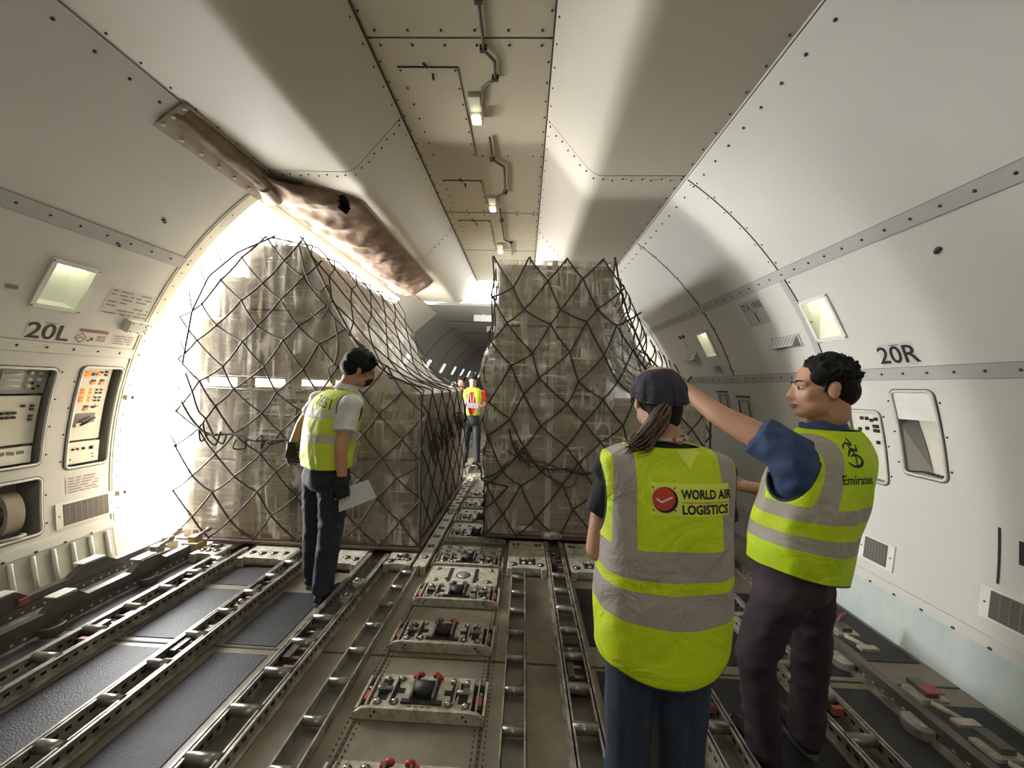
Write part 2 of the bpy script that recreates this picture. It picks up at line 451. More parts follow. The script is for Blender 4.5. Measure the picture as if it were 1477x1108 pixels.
HL = [(y - HW, y + HW, *LIGHT_T) for y in lights_l] + [hz(2.24, 2.60, .87, 1.54), hz(2.75, 3.035, .80, 1.565), hz(2.28, 2.61, .38, .77)]
HR = [(y - HW, y + HW, *LIGHT_T) for y in lights_r] + [hz(2.30, 2.55, 1.06, 1.575), hz(2.67, 2.93, .95, 1.43)]
wl = wall(-1, 'wall_left', HL, Y0, DY0, .0, TOPZ)
wall_l2 = wall(-1, 'wall_left_over_door', [], DY0, DY1, DZ1, TOPZ)
wall_l3 = wall(-1, 'wall_left_far', [], DY1, 9.0, .0, TOPZ)
FAR = [9.6 + 2.2 * k for k in range(8)]
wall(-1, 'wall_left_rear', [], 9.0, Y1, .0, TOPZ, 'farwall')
wr = wall(1, 'wall_right', HR, Y0, 9.0, .0, TOPZ)
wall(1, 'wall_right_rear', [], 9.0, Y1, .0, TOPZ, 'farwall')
for nm, y in (('wall_front', Y0), ('wall_back', Y1)):
    b = MB(); n = 40; pts = []
    for i in range(n + 1):
        a = radians(-16) + (pi + radians(32)) * i / n; pts.append((R * 1.02 * cos(a), ZC + R * 1.02 * sin(a)))
    b.prism(pts, y, y + (-.05 if y < 0 else .05)); struct(b.build(nm, 'farwall' if y > 0 else 'wall'))

# ceiling: flat centre panel and two boxed soffits
SE = 7.7
b = MB(); b.box(-.58, .58, Y0, SE + .02, 3.62, 3.66); ceiling = struct(b.build('ceiling', 'ceil'))
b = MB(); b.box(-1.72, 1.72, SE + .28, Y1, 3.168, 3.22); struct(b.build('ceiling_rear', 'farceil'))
def soffit_prof(s, off=0., n=7):
    p = [(.565, 3.63), (.575, 3.60)]
    # rounded corner between the slope and the flat underside
    A, B, C = V((.575, 3.60)), V((.945, 3.165)), V((1.66, 3.175))
    d0 = (A - B).normalized(); d1 = (C - B).normalized(); rr = .085
    P0, P2 = B + d0 * rr, B + d1 * rr
    for i in range(n + 1):
        t = i / n; q = P0 * (1 - t) ** 2 + B * 2 * t * (1 - t) + P2 * t * t; p.append((q.x, q.y))
    p.append((1.66, 3.175))
    out = []
    for i, q in enumerate(p):
        a = V(p[max(0, i - 1)]); c = V(p[min(len(p) - 1, i + 1)]); d = (c - a).normalized(); nn = V((-d.y, d.x))
        if nn.y > 0: nn = -nn
        out.append((s * (q[0] + nn.x * off), q[1] + nn.y * off))
    return out
for s in (-1, 1):
    b = MB(); pr = soffit_prof(s); n = len(pr)
    vs = [(x, Y0, z) for x, z in pr] + [(x, SE, z) for x, z in pr]
    b.add(vs, [[i, i + 1, n + i + 1, n + i] for i in range(n - 1)], 0, True)
    full = pr + [(s * 1.72, 3.19), (s * 1.5, 3.30), (s * .6, 3.66)]
    b.add([(x, SE, z) for x, z in full], [list(range(len(full)))], 0)
    sf = b.build('soffit_left' if s < 0 else 'soffit_right', 'soffit', ceiling, fix=False); struct(sf)
    # stepped closing ledge behind the soffit
    b = MB(); pr2 = [(x * .96, z + .055) for x, z in full]; b.prism(pr2, SE, SE + .3); struct(b.build('soffit_ledge', 'ceil', ceiling))
    # seams along the soffit edges + cross joints
    b = MB()
    b.box(*sorted((s * 1.652, s * 1.664)), Y0, SE, 3.166, 3.176)
    b.box(*sorted((s * .563, s * .573)), Y0, SE, 3.606, 3.622)
    for y in (.9, 2.97, 5.05, 7.0):
        p3 = soffit_prof(s, .0015)
        for (a, c) in zip(p3[1:], p3[2:]):
            b.add([(a[0], y - .003, a[1]), (c[0], y - .003, c[1]), (c[0], y + .003, c[1]), (a[0], y + .003, a[1])], [[0, 1, 2, 3]])
    struct(b.build('trim_seam_left' if s < 0 else 'trim_seam_right', 'seam', ceiling))
    b = MB()
    def along(tt, off=.003):
        p3 = soffit_prof(s, off)[1:]; L = [0]
        for a, c in zip(p3, p3[1:]): L.append(L[-1] + (V(c) - V(a)).length)
        d = tt * L[-1]
        for k in range(len(L) - 1):
            if d <= L[k + 1] + 1e-9:
                f = (d - L[k]) / (L[k + 1] - L[k]); return (lerp(p3[k][0], p3[k + 1][0], f), lerp(p3[k][1], p3[k + 1][1], f))
    for y in (.9, 2.97, 5.05):
        for k in range(17):
            q = along(.03 + .94 * k / 16); b.ball((q[0], y + .045 + (.02 if k % 2 else 0), q[1]), .0075, nu=6, nv=4)
    y = .6
    while y < 7.5:
        for (x, z) in ((s * .59, 3.583), (s * .548, 3.617), (s * 1.62, 3.172)): b.ball((x, y, z), .007, nu=6, nv=4)
        q = wpos(s, y + .04, zt(3.12), .001); b.ball(q, .009, nu=6, nv=4)
        y += .17
    struct(b.build('bolt_row', 'bolt', ceiling))
b = MB()
for y in (1.1, 2.3, 4.65, 5.95): b.box(-.565, .565, y - .004, y + .004, 3.617, 3.622)
struct(b.build('seam', 'seam', ceiling))
b = MB()
for y in (1.1, 2.3, 4.65):
    for k in range(6):
        for d in (-.05, .05): b.ball((-.5 + .2 * k, y + d, 3.619), .009, nu=6, nv=4)
for k in range(5): b.ball((-.45 + .23 * k, 3.49, 3.619), .008, nu=6, nv=4)
struct(b.build('bolt_row', 'bolt', ceiling))

# horizontal trim strips with bolts on both walls
tn = [0]
def strip(side, z0, z1, y0, y1, spacing, name, m='strip', th=.006, bolt=True):
    b = MB(); b.box(y0, y1, zt(z0), zt(z1), -.003, th, 0, n=2, ax=1)
    b.box(y0, y1, zt(z0) - .003, zt(z0), -.003, .003, 1); b.box(y0, y1, zt(z1), zt(z1) + .003, -.003, .003, 1)
    if bolt:
        y = y0 + .09; k = 0
        while y < y1:
            b.ball((y, (zt(z0) + zt(z1)) / 2, th), (.009, .009, .006), 2, nu=6, nv=4); k += 1; y += spacing
    b.mapv(wmap(side)); return struct(b.build(name, [m, 'inkgrey', 'bolt']))
def nm(): tn[0] += 1; return 'trim_%d' % tn[0]
for (a, c) in ((Y0, DY0 - .02), (DY1 + .02, 9.)): strip(-1, 2.415, 2.492, a, c, .155, nm()); strip(-1, 1.65, 1.722, a, c, .155, nm(), 'wall')
strip(1, 2.41, 2.478, Y0, 9., .14, nm()); strip(1, 1.648, 1.72, Y0, 9., .14, nm())
# vertical frame strips
def vstrip(side, y0, y1, z0, z1, name, m='strip', line=None, th=.005):
    b = MB()
    if y1 > y0: b.box(y0, y1, zt(z0), zt(z1), -.003, th, 0, n=14, ax=1)
    if line is not None:
        b.box(line - .003, line + .003, zt(z0), zt(z1), -.003, th + .001, 1, n=14, ax=1)
        t = zt(z0) + .06
        while t < zt(z1): b.ball((line - .03, t, th), (.007, .007, .005), 2, nu=6, nv=4); b.ball((line + .03, t + .03, th * .5), (.006, .006, .005), 2, nu=6, nv=4); t += .17
    b.mapv(wmap(side)); return struct(b.build(name, [m, 'seam', 'bolt']))
vstrip(1, 3.0, 3.06, 1.72, 2.41, nm(), line=2.995)
vstrip(1, 1, 0, 2.478, 3.16, nm(), line=2.995)
vstrip(1, 1, 0, 1.72, 3.16, nm(), line=4.32)
vstrip(1, 1, 0, 1.72, 3.16, nm(), line=6.1); vstrip(1, 1, 0, 1.72, 3.16, nm(), line=.95)
# door surround: near and far jamb rings, sill
def jamb(y0, y1, name):
    b = MB(); b.box(y0, y1, zt(.0), zt(DZ1), -.10, .006, 0, n=24, ax=1)
    yy = y0 + .012 if y0 < 4 else y1 - .012
    b.box(yy, yy + .004, zt(.3), zt(DZ1), -.003, .008, 1, n=24, ax=1)
    t = zt(.4)
    while t < zt(2.9): b.ball(((y0 + y1) / 2, t, .007), (.006, .006, .004), 2, nu=6, nv=4); t += .13
    b.mapv(wmap(-1)); return struct(b.build(name, ['offwhite', 'inkgrey', 'bolt']))
jamb(DY0 - .11, DY0, 'door_1_frame_near'); jamb(DY1, DY1 + .11, 'door_1_frame_far')
b = MB(); b.box(DY0, DY1, zt(DZ1), zt(DZ1) + .05, -.10, .004, 0); b.mapv(wmap(-1)); struct(b.build('door_1_frame_top', ['offwhite']))
b = MB(); b.box(-3.05, -2.80, DY0, DY1, -.06, .02); struct(b.build('door_1_sill', ['aludark']))
for k, (z, y) in enumerate(((1.33, 3.13), (.52, 3.14))):
    b = MB(); t = zt(z); b.box(y - .03, y + .03, t - .02, t + .02, .004, .03, 0); b.ball((y + .02, t, .03), (.02, .02, .012), 1)
    b.mapv(wmap(-1)); o = b.build('door_latch', ['white', 'steel'])
    tag(o, 'small steel latch on the near door jamb, ' + ('level with the orange-lit panel' if k == 0 else 'down beside the grille'), 'latch')

# kick panels
def kick(side, y0, y1, name, m, ribs=None):
    b = MB(); b.box(y0, y1, zt(.0), zt(.27), -.002, .004, 0, n=3, ax=1)
    b.box(y0, y1, zt(.262), zt(.322), -.003, .012, 1, n=1, ax=1)
    y = y0 + .07
    while y < y1: b.ball((y, zt(.268), .012), (.012, .008, .008), 2, nu=6, nv=4); y += .17
    b.mapv(wmap(side)); o = struct(b.build(name, [m, 'wall', 'bolt']))
    if ribs:
        for yy in ribs:
            r = MB(); r.tube([wpos(side, yy, zt(z), .014) for z in (.03, .1, .17, .245)], .0135, n=8); r.build('stiffener_rib', 'white', o)
    return o
kick(-1, Y0, DY0 - .11, 'baseboard_left', 'kick_l', [1.6 + .117 * k for k in range(13)])
kick(1, Y0, 9., 'baseboard_right', 'kick_r')
kick(-1, DY1 + .11, 9., 'baseboard_left_far', 'kick_l')

# ------------------------------------------------------------------ wall fittings
def wall_light(side, y, label, holed=True):
    t0, t1 = LIGHT_T; tc = (t0 + t1) / 2
    root = thing('wall_light', label, 'light', wpos(side, y, tc, 0), 'recessed lights along the side walls')
    b = MB(); w = HW
    for (a, c, d, e) in ((y - w - .02, y - w + .006, t0 - .02, t1 + .02), (y + w - .006, y + w + .02, t0 - .02, t1 + .02), (y - w, y + w, t0 - .02, t0 + .006), (y - w, y + w, t1 - .006, t1 + .02)):
        b.box(a, c, d, e, -.004, .010, 0)
    for (yy, tt) in ((-1, -1), (-1, 1), (1, -1), (1, 1), (-1, 0), (1, 0)): b.ball((y + yy * (w + .012), tc + tt * (.5 * (t1 - t0) + .01), .010), (.006, .006, .004), 1, nu=6, nv=4)
    b.mapv(wmap(side)); b.build('frame', ['white', 'bolt'], root)
    b = MB(); D = -.13; k = .045
    P = [(y - w, t0, 0), (y + w, t0, 0), (y + w, t1, 0), (y - w, t1, 0), (y - w + k, t0 + .02, -.05), (y + w - k, t0 + .02, -.05), (y + w - k, t1 - .01, D), (y - w + k, t1 - .01, D)]
    b.add(P, [[0, 1, 5, 4], [1, 2, 6, 5], [2, 3, 7, 6], [3, 0, 4, 7], [4, 5, 6, 7]])
    b.mapv(wmap(side)); b.build('recess', 'recess', root, fix=False)
    b = MB(); b.box(y - .075, y + .075, t1 - .022, t1 - .012, D + .02, -.02); b.mapv(wmap(side)); b.build('lamp_tube', 'tubeglow', root)
    return root
L_lab = {-1.6: 'recessed wall light high on the wall with the door, behind the camera', .35: 'recessed wall light high on the door-side wall, nearer than the one above 20L', 2.455: 'recessed wall light glowing above the 20L marking'}
R_lab = {-1.05: 'recessed wall light on the wall opposite the door, farthest towards the nose', .85: 'recessed wall light opposite the door, beyond the picture edge', 2.86: 'recessed wall light just above the pointing person, beside the grey frame strip', 4.62: 'narrow-looking recessed wall light inside the shadow above the 19R marking', 6.4: 'recessed wall light on the far wall hidden behind the netted load'}
for y in lights_l: wall_light(-1, y, L_lab[y])
for y in lights_r: wall_light(1, y, R_lab[y])
ordn = ['first', 'second', 'third', 'fourth', 'fifth', 'sixth', 'seventh', 'eighth']
for k, y in enumerate(FAR):
    b = MB(); b.box(y, y + .28, zt(1.93), zt(2.25), .001, .02); b.mapv(wmap(-1))
    tag(b.build('wall_light', 'farglow'), 'small bright light far down the dark rear wall, %s of the row' % ordn[k], 'light', 'lights far down the rear cabin')
    b = MB(); b.box(y, y + .28, zt(1.93), zt(2.25), .001, .02); b.mapv(wmap(1))
    if k < 2: tag(b.build('wall_light', 'farglow'), 'bright light far down the rear wall opposite the door, %s of the row' % ordn[k], 'light', 'lights far down the rear cabin')
# frame lines in the rear cabin
for s in (-1, 1):
    for y in (9.0, 11.2, 13.4, 15.6, 17.8, 20):
        vstrip(s, y - .02, y + .02, .3, 3.16, nm(), 'seam' if y > 9 else 'strip')
b = MB()
for y in (10, 12.2, 14.4, 16.6): b.box(-1.65, 1.65, y - .015, y + .015, 3.160, 3.169)
struct(b.build('trim_rear_ceiling', 'seam'))
for k, (y, x) in enumerate(((8.9, -.55), (10.6, -.42))):
    b = MB(); b.box(x - .22, x + .22, y, y + .05, 3.0, 3.15, 0); b.box(x - .23, x + .23, y - .002, y, 2.99, 3.0, 1); b.box(x - .02, x + .02, y, y + .05, 3.15, 3.17, 0)
    tag(b.build('hanging_sign', ['white', 'inkgrey']), 'small white box hanging from the rear ceiling, %s' % ('nearer of the two' if k == 0 else 'farther of the two'), 'box')

def decal(side, shapes, yc, tc, n, name=None, mats=None, parent=None):
    """shapes: list of (verts2d, faces, matindex); 2-D x follows the reading direction on that wall"""
    b = MB(); sg = 1 if side < 0 else -1
    for vs, fs, m in shapes:
        b.add([(yc + sg * x, tc + y, n + .0012 * m) for x, y in vs], [f if side < 0 else f[::-1] for f in fs], m)
    b.mapv(wmap(side)); return b.build(name, mats, parent, fix=False)
def sign(side, txt, size, yc, z, w, h, label, name='wall_sign', bold=.0, base='placard', cat='sign', sx=1.):
    v, f = text2d(txt, size, 'CENTER', bold=bold, sx=sx)
    sh = [(*rect2d(-w / 2, w / 2, -h / 2, h / 2, 3, 8), 0)] if base else []
    sh += [([(x, y - size * .34) for x, y in v], f, 1), (*rect2d(-w * .15, w * .13, h * .40, h * .43), 1)]
    return tag(decal(side, sh, yc, zt(z), .002, name, [base or 'wall', 'ink']), label, cat)
sign(-1, '20L', .155, 2.475, 1.79, .24, .145, 'white 20L position marking under the left wall light', sx=1.02, base='wall', bold=.0022)
sign(1, '20R', .155, 2.43, 1.80, .225, .145, 'white 20R placard on the wall above the recessed locker', sx=1.02, bold=.0022)
sign(1, '19R', .13, 4.62, 1.80, .2, .12, '19R marking in the shadow under the narrow-looking wall light', base='wall')
v, f = text2d('STA 1900', .092, 'CENTER', sx=.8)
tag(decal(1, [(*rect2d(-.15, .15, -.125, .12, 3, 8), 0), ([(x, y + .03) for x, y in v], f, 1), (*rect2d(-.008, .008, -.10, .0), 1)], 3.53, zt(2.262), .002, 'wall_sign', ['strip', 'ink']), 'grey STA 1900 placard with a black tick, next to the grey frame strip', 'sign')
tag(decal(1, [(*rect2d(-.10, -.02, .03, .075), 1), (*rect2d(0, .08, .03, .075), 1), (*rect2d(-.006, .006, -.12, .0), 1)], 5.15, zt(2.2), .002, 'wall_sign', ['wall', 'ink']), 'blurred station marking with a tick, deep in the shadow', 'sign')
v, f = text2d('R', .16, 'CENTER', bold=.004)
o = tag(decal(1, [([(x, y - .05) for x, y in v], f, 0), (*rect2d(-.125, -.112, -.19, .10, 1, 3), 0)], 1.945, zt(.785), .002, 'wall_sign', ['ink']), 'black letter R with a tall vertical bar at the right edge', 'sign')
def textlines(w, h, rows, seed, head=False):
    rnd = random.Random(seed); out = []
    for k in range(rows):
        y = h / 2 - h * (k + .7) / rows; x = -w / 2 + .015
        while x < w / 2 - .03:
            l = rnd.uniform(.02, .09); l = min(l, w / 2 - .015 - x)
            if rnd.random() < .85: out.append((*rect2d(x, x + l, y - h / rows * .16, y + h / rows * .16), 1))
            x += l + rnd.uniform(.006, .03)
    return out
def placard(side, y, z, w, h, rows, seed, label):
    tag(decal(side, [(*rect2d(-w / 2, w / 2, -h / 2, h / 2, 3, 8), 0)] + textlines(w, h, rows, seed), y, zt(z), .002, 'placard', ['placard', 'inkgrey']), label, 'placard')
placard(-1, 2.885, 2.065, .35, .21, 7, 3, 'large faded instruction placard beside the left wall light')
placard(-1, 2.875, .672, .235, .125, 6, 4, 'instruction placard between the orange-lit panel and the grille')
placard(-1, 2.95, 1.79, .16, .08, 4, 6, 'small faded text placard under the white junction box')
red = [(*rect2d(-.095, .095, .03, .05), 2)]
for r_ in (.034,): red += [(*ribbon2d([(-.07, -.055), (-.105, -.018), (-.07, .02), (-.035, -.018), (-.07, -.055)], .006), 1)]
red += [(*ribbon2d([(-.09, -.025), (-.07, -.01), (-.05, -.025)], .005), 1), (*disc2d(.0, -.02, .012, 10), 1), (*rect2d(-.025, -.012, -.04, -.03), 1)] + [(*rect2d(.03, .09, -.03 + .012 * k, -.026 + .012 * k), 1) for k in range(4)]
tag(decal(-1, red, 2.735, zt(1.79), .002, 'warning_sticker', ['wall', 'ink', 'redsoft']), 'warning sticker with a red bar and a diamond symbol right of 20L', 'sticker')
v_ = decal(-1, [(*rect2d(-.03, .03, -.012, .012), 0)], 2.20, zt(2.03), .012, 'wall_bracket', ['inkgrey'])
tag(v_, 'grey bracket at the left picture edge near the wall light', 'bracket')
# junction box
root = thing('junction_box', 'white bolted junction box on the wall close to the door edge', 'box', wpos(-1, 2.985, zt(1.91), 0))
b = MB(); t = zt(1.91); b.box(2.905, 3.06, t - .05, t + .05, -.002, .055, 0); b.mapv(wmap(-1)); b.build('cover', 'white', root, bevel=.006)
b = MB()
for (dy, dt) in ((-.06, -.035), (-.06, .035), (0, -.04), (0, .04), (.06, -.035), (.06, 0), (.06, .035), (.045, -.02), (.045, .02)): b.ball((2.985 + dy, t + dt, .055), (.006, .006, .004), 0, nu=6, nv=4)
b.mapv(wmap(-1)); b.build('bolt_row', 'bolt', root)

# grilles
def grille(side, y0, y1, z0, z1, label, plate=True, rows=12):
    t0, t1 = zt(z0), zt(z1); root = thing('vent_grille', label, 'vent', wpos(side, (y0 + y1) / 2, (t0 + t1) / 2, 0))
    b = MB(); b.box(y0, y1, t0, t1, -.002, .010, 0); b.ball((y0 + .022, (t0 + t1) / 2, .010), (.007, .007, .004), 1, nu=6, nv=4); b.ball((y1 - .022, (t0 + t1) / 2, .010), (.007, .007, .004), 1, nu=6, nv=4)
    b.mapv(wmap(side)); b.build('cover_plate', ['white', 'bolt'], root)
    b = MB(); a, c, d, e = y0 + .045, y1 - .045, t0 + .012, t1 - .012
    b.box(a, c, d, e, .009, .0115, 0)
    for k in range(rows):
        tt = lerp(d, e, (k + .5) / rows)
        b.box(a + .002, c - .002, tt - (e - d) / rows * .22, tt + (e - d) / rows * .22, .0115, .014, 1)
    for k in range(1, 8): yy = lerp(a, c, k / 8); b.box(yy - .003, yy + .003, d, e, .0115, .0135, 1)
    b.mapv(wmap(side)); b.build('mesh_panel', ['mesh_dark', 'inkgrey'], root)
grille(-1, 2.688, 3.085, .37, .55, 'perforated grille low on the left wall beside the door')
grille(1, 2.60, 2.86, .39, .56, 'grille low on the right wall half hidden by the pointing person')
grille(1, 1.70, 2.125, .40, .565, 'dark grille at the right picture edge under the letter R')
# wedge vents high on the right wall
def scoop(y0, y1, z, label, m='strip'):
    t = zt(z); root = thing('air_scoop', label, 'vent', wpos(1, (y0 + y1) / 2, t, 0))
    b = MB(); b.box(y0 - .02, y1 + .02, t - .055, t + .055, -.002, .008, 0)
    b.add([(y0, t - .045, .008), (y1, t - .045, .008), (y1, t + .045, .008), (y0, t + .045, .008), (y0, t - .02, .075), (y1, t - .02, .075)], [[0, 1, 5, 4], [2, 3, 4, 5], [1, 2, 5], [3, 0, 4]], 0)
    b.mapv(wmap(1)); b.build('housing', m, root)
    b = MB()
    for k in range(7): yy = lerp(y0 + .02, y1 - .02, k / 6); b.box(yy - .004, yy + .004, t - .008, t + .036, .05 - .0, .0615, 0) if False else b.add([(yy - .004, t - .012, .071), (yy + .004, t - .012, .071), (yy + .004, t + .038, .018), (yy - .004, t + .038, .018)], [[0, 1, 2, 3]])
    b.mapv(wmap(1)); b.build('fin_row', 'mesh_dark', root)
scoop(3.17, 3.47, 1.975, 'grey slatted air scoop below the STA 1900 placard')
scoop(4.98, 5.22, 1.985, 'dark slatted air scoop inside the shadow, beyond the narrow-looking light')

# recess boxes in the walls
def recess(side, y0, y1, z0, z1, depth, root, rim=.02, m='greypanel', rm='white', name='recess_box'):
    t0, t1 = zt(z0), zt(z1)
    b = MB(); N = 6
    for k in range(N):
        a, c = lerp(t0, t1, k / N), lerp(t0, t1, (k + 1) / N)
        b.add([(y0, a, 0), (y0, c, 0), (y0, c, -depth), (y0, a, -depth), (y1, a, 0), (y1, c, 0), (y1, c, -depth), (y1, a, -depth)], [[0, 1, 2, 3], [7, 6, 5, 4], [2, 6, 7, 3]])
    b.add([(y0, t0, 0), (y1, t0, 0), (y1, t0, -depth), (y0, t0, -depth), (y0, t1, 0), (y1, t1, 0), (y1, t1, -depth), (y0, t1, -depth)], [[0, 1, 2, 3], [7, 6, 5, 4]])
    b.mapv(wmap(side)); b.build(name, m, root, fix=False)
    b = MB(); r = .03
    def rr(x0, x1, y0_, y1_, r, n=5):
        out = []
        for (cx, cy, a0) in ((x1 - r, y1_ - r, 0), (x0 + r, y1_ - r, 90), (x0 + r, y0_ + r, 180), (x1 - r, y0_ + r, 270)):
            for i in range(n + 1): a = radians(a0 + 90 * i / n); out.append((cx + r * cos(a), cy + r * sin(a)))
            if a0 == 90: out += [(x0, lerp(y1_ - r, y0_ + r, q / 6)) for q in range(1, 6)]
            if a0 == 270: out += [(x1, lerp(y0_ + r, y1_ - r, q / 6)) for q in range(1, 6)]
        return out
    pts = rr(y0, y1, t0, t1, r)
    b.tube([(p[0], p[1], .004) for p in pts], rim * .42, n=8, closed=True, m=0)
    b.tube([(y0 - (y0 - p[0]) , p[1], .001) for p in rr(y0 - .013, y1 + .013, t0 - .013, t1 + .013, r + .01)], .0025, n=5, closed=True, m=1)
    t = t0 + .06
    while t < t1:
        for yy in (y0 - .03, y1 + .03): b.ball((yy, t, .002), (.007, .007, .005), 1, nu=6, nv=4)
        t += .2
    b.mapv(wmap(side)); b.build('rim', [rm, 'bolt'], root)

# control panel near the left edge
root = thing('control_panel', 'recessed grey control panel at the left picture edge with rows of switches', 'control panel', wpos(-1, 2.42, zt(1.2), 0))
recess(-1, 2.24, 2.60, .87, 1.54, .09, root)
b = MB(); b.box(2.25, 2.585, zt(1.36), zt(1.53), -.05, -.04, 0); b.mapv(wmap(-1)); up = b.build('gauge_panel', 'greypanel', root)
b = MB()
b.box(2.345, 2.455, zt(1.385), zt(1.515), -.04, -.036, 0)
for k in range(3): b.tube([(2.36, zt(1.41 + .04 * k), -.034), (2.44, zt(1.41 + .04 * k), -.034)], .006, n=6, m=1)
for (yy, z) in ((2.49, 1.50), (2.49, 1.455), (2.49, 1.41), (2.54, 1.50), (2.54, 1.455)): b.ball((yy, zt(z), -.036), (.014, .014, .012), 1, nu=8, nv=5)
for (yy, z) in ((2.51, 1.43), (2.545, 1.41), (2.52, 1.395)): b.ball((yy, zt(z), -.036), (.009, .009, .008), 2, nu=6, nv=4)
b.mapv(wmap(-1)); b.build('gauge_row', ['strip', 'white', 'ink'], up)
b = MB(); b.box(2.25, 2.57, zt(1.02), zt(1.345), -.045, -.03, 0, n=3, ax=1); b.mapv(wmap(-1)); pl = b.build('switch_panel', 'offwhite', root)
rnd = random.Random(2)
for (yy, z) in [(2.33 + .028 * k, 1.235) for k in range(5)] + [(2.33 + .028 * k, 1.205) for k in range(5)] + [(2.53, 1.28), (2.53, 1.255), (2.53, 1.21), (2.53, 1.185), (2.48, 1.28), (2.345, 1.28)]:
    b = MB(); b.box(yy - .009, yy + .009, zt(z) - .008, zt(z) + .008, -.03, -.018); b.mapv(wmap(-1)); b.build('switch', 'ink', pl)
b = MB(); b.box(2.25, 2.56, zt(.89), zt(1.0), -.085, -.02, 0); b.mapv(wmap(-1)); b.build('document_tray', 'white', root)
b = MB()
for k in range(5): yy = 2.3 + .05 * k; b.obox((yy, zt(.965), -.019), (.02, .004 * (k % 3 - 1), 0), (0, .012, 0), (0, 0, .001))
b.mapv(wmap(-1)); b.build('sticker_patch', 'inkgrey', root)
# lit panel next to the door
root = thing('control_panel', 'recessed door control panel with glowing orange buttons beside the door', 'control panel', wpos(-1, 2.89, zt(1.2), 0))
recess(-1, 2.75, 3.035, .80, 1.565, .10, root)
b = MB(); b.box(2.76, 2.985, zt(1.0), zt(1.55), -.05, -.03, 0, n=4, ax=1); b.mapv(wmap(-1)); pl = b.build('button_panel', 'offwhite', root)
def btn(yy, z, w, h, m, n='button'):
    b = MB(); t = zt(z); b.box(yy - w, yy + w, t - h, t + h, -.03, -.022); b.mapv(wmap(-1)); return b.build(n, m, pl)
for (yy, z, w, h, m) in [(2.785, 1.505, .013, .016, 'orange'), (2.82, 1.505, .016, .018, 'orange'), (2.855, 1.505, .008, .012, 'ink'), (2.895, 1.505, .012, .014, 'orange'), (2.91, 1.52, .008, .008, 'ink'), (2.945, 1.525, .008, .008, 'ink'), (2.945, 1.50, .008, .008, 'ink'),
                         (2.868, 1.435, .012, .01, 'orange'), (2.87, 1.455, .012, .007, 'ink'), (2.93, 1.435, .012, .012, 'orange'), (2.93, 1.458, .012, .007, 'ink'),
                         (2.773, 1.33, .010, .010, 'orange'), (2.772, 1.352, .012, .008, 'ink'), (2.86, 1.235, .012, .010, 'orange'), (2.86, 1.255, .012, .007, 'ink'), (2.91, 1.25, .008, .008, 'ink'), (2.935, 1.255, .008, .008, 'orange')]: btn(yy, z, w, h, m)
for rz in (1.385, 1.36, 1.325, 1.30):
    for k in range(3): btn(2.815 + .024 * k, rz, .010, .009, 'orange' if k != 1 else 'yellowbtn')
    for yy in (2.91, 2.94): btn(yy, rz, .006, .006, 'ink')
b = MB(); b.box(2.80, 2.935, zt(1.10), zt(1.205), -.031, -.0285, 0); b.box(2.805, 2.93, zt(1.10), zt(1.13), -.029, -.012, 1); b.mapv(wmap(-1)); b.build('handle_recess', ['aludark', 'offwhite'], pl)
b = MB(); b.tube([(2.83, zt(1.115), -.015), (2.87, zt(1.14), -.005), (2.92, zt(1.17), -.01)], .009, n=8); b.mapv(wmap(-1)); b.build('handle', 'ink', pl)
b = MB(); b.box(2.765, 2.98, zt(.825), zt(.985), -.05, -.012, 0, n=2, ax=1); b.mapv(wmap(-1)); pl2 = b.build('intercom_panel', 'offwhite', root)
b = MB()
for (yy, r) in ((2.80, .009), (2.83, .009), (2.87, .012), (2.925, .016)): b.ball((yy, zt(.935), -.012), (r, r, .012), 0, nu=8, nv=5)
b.ball((2.845, zt(.935), -.012), (.008, .008, .01), 1, nu=8, nv=5)
for (yy, z) in ((2.79, .86), (2.94, .86), (2.935, .885)): b.ball((yy, zt(z), -.012), (.006, .006, .006), 0, nu=6, nv=4)
b.mapv(wmap(-1)); b.build('knob_row', ['ink', 'yellowbtn'], pl2)
# webbing reel in its niche
root = thing('wall_niche', 'open grey niche low on the left wall under the switch panel', 'niche', wpos(-1, 2.45, zt(.57), 0))
recess(-1, 2.28, 2.61, .38, .77, .18, root)
root = thing('webbing_reel', 'beige reel of webbing stored in the low niche on the left wall', 'reel', wpos(-1, 2.47, zt(.5), -.08))
b = MB()
pts = [(2.475 + 0 * cos(a), zt(.55) + .125 * sin(a), -.085 + .085 * cos(a)) for a in [pi * 2 * k / 28 for k in range(28)]]
vs = []; fs = []
for k in range(28):
    a = 2 * pi * k / 28
    for (dy, rr_) in ((-.045, .11), (.045, .11), (.045, .07), (-.045, .07)): vs.append((2.485 + dy, zt(.555) + rr_ * 1.25 * sin(a), -.085 + rr_ * .75 * cos(a)))
for k in range(28):
    for i in range(4): fs.append([4 * k + i, 4 * k + (i + 1) % 4, 4 * ((k + 1) % 28) + (i + 1) % 4, 4 * ((k + 1) % 28) + i])
b.add(vs, fs, 0, False); b.mapv(wmap(-1)); b.build('webbing_coil', 'reel', root)
b = MB(); b.tube([(2.43, zt(.55), -.085), (2.545, zt(.55), -.085)], .05, n=14); b.mapv(wmap(-1)); b.build('hub', 'aludark', root)
b = MB(); b.tube([(2.38, zt(.402), -.05), (2.42, zt(.40), .0), (2.48, zt(.40), .012), (2.53, zt(.40), -.02), (2.54, zt(.402), -.08)], .012, n=8); b.mapv(wmap(-1)); b.build('base_hoop', 'strip', root)

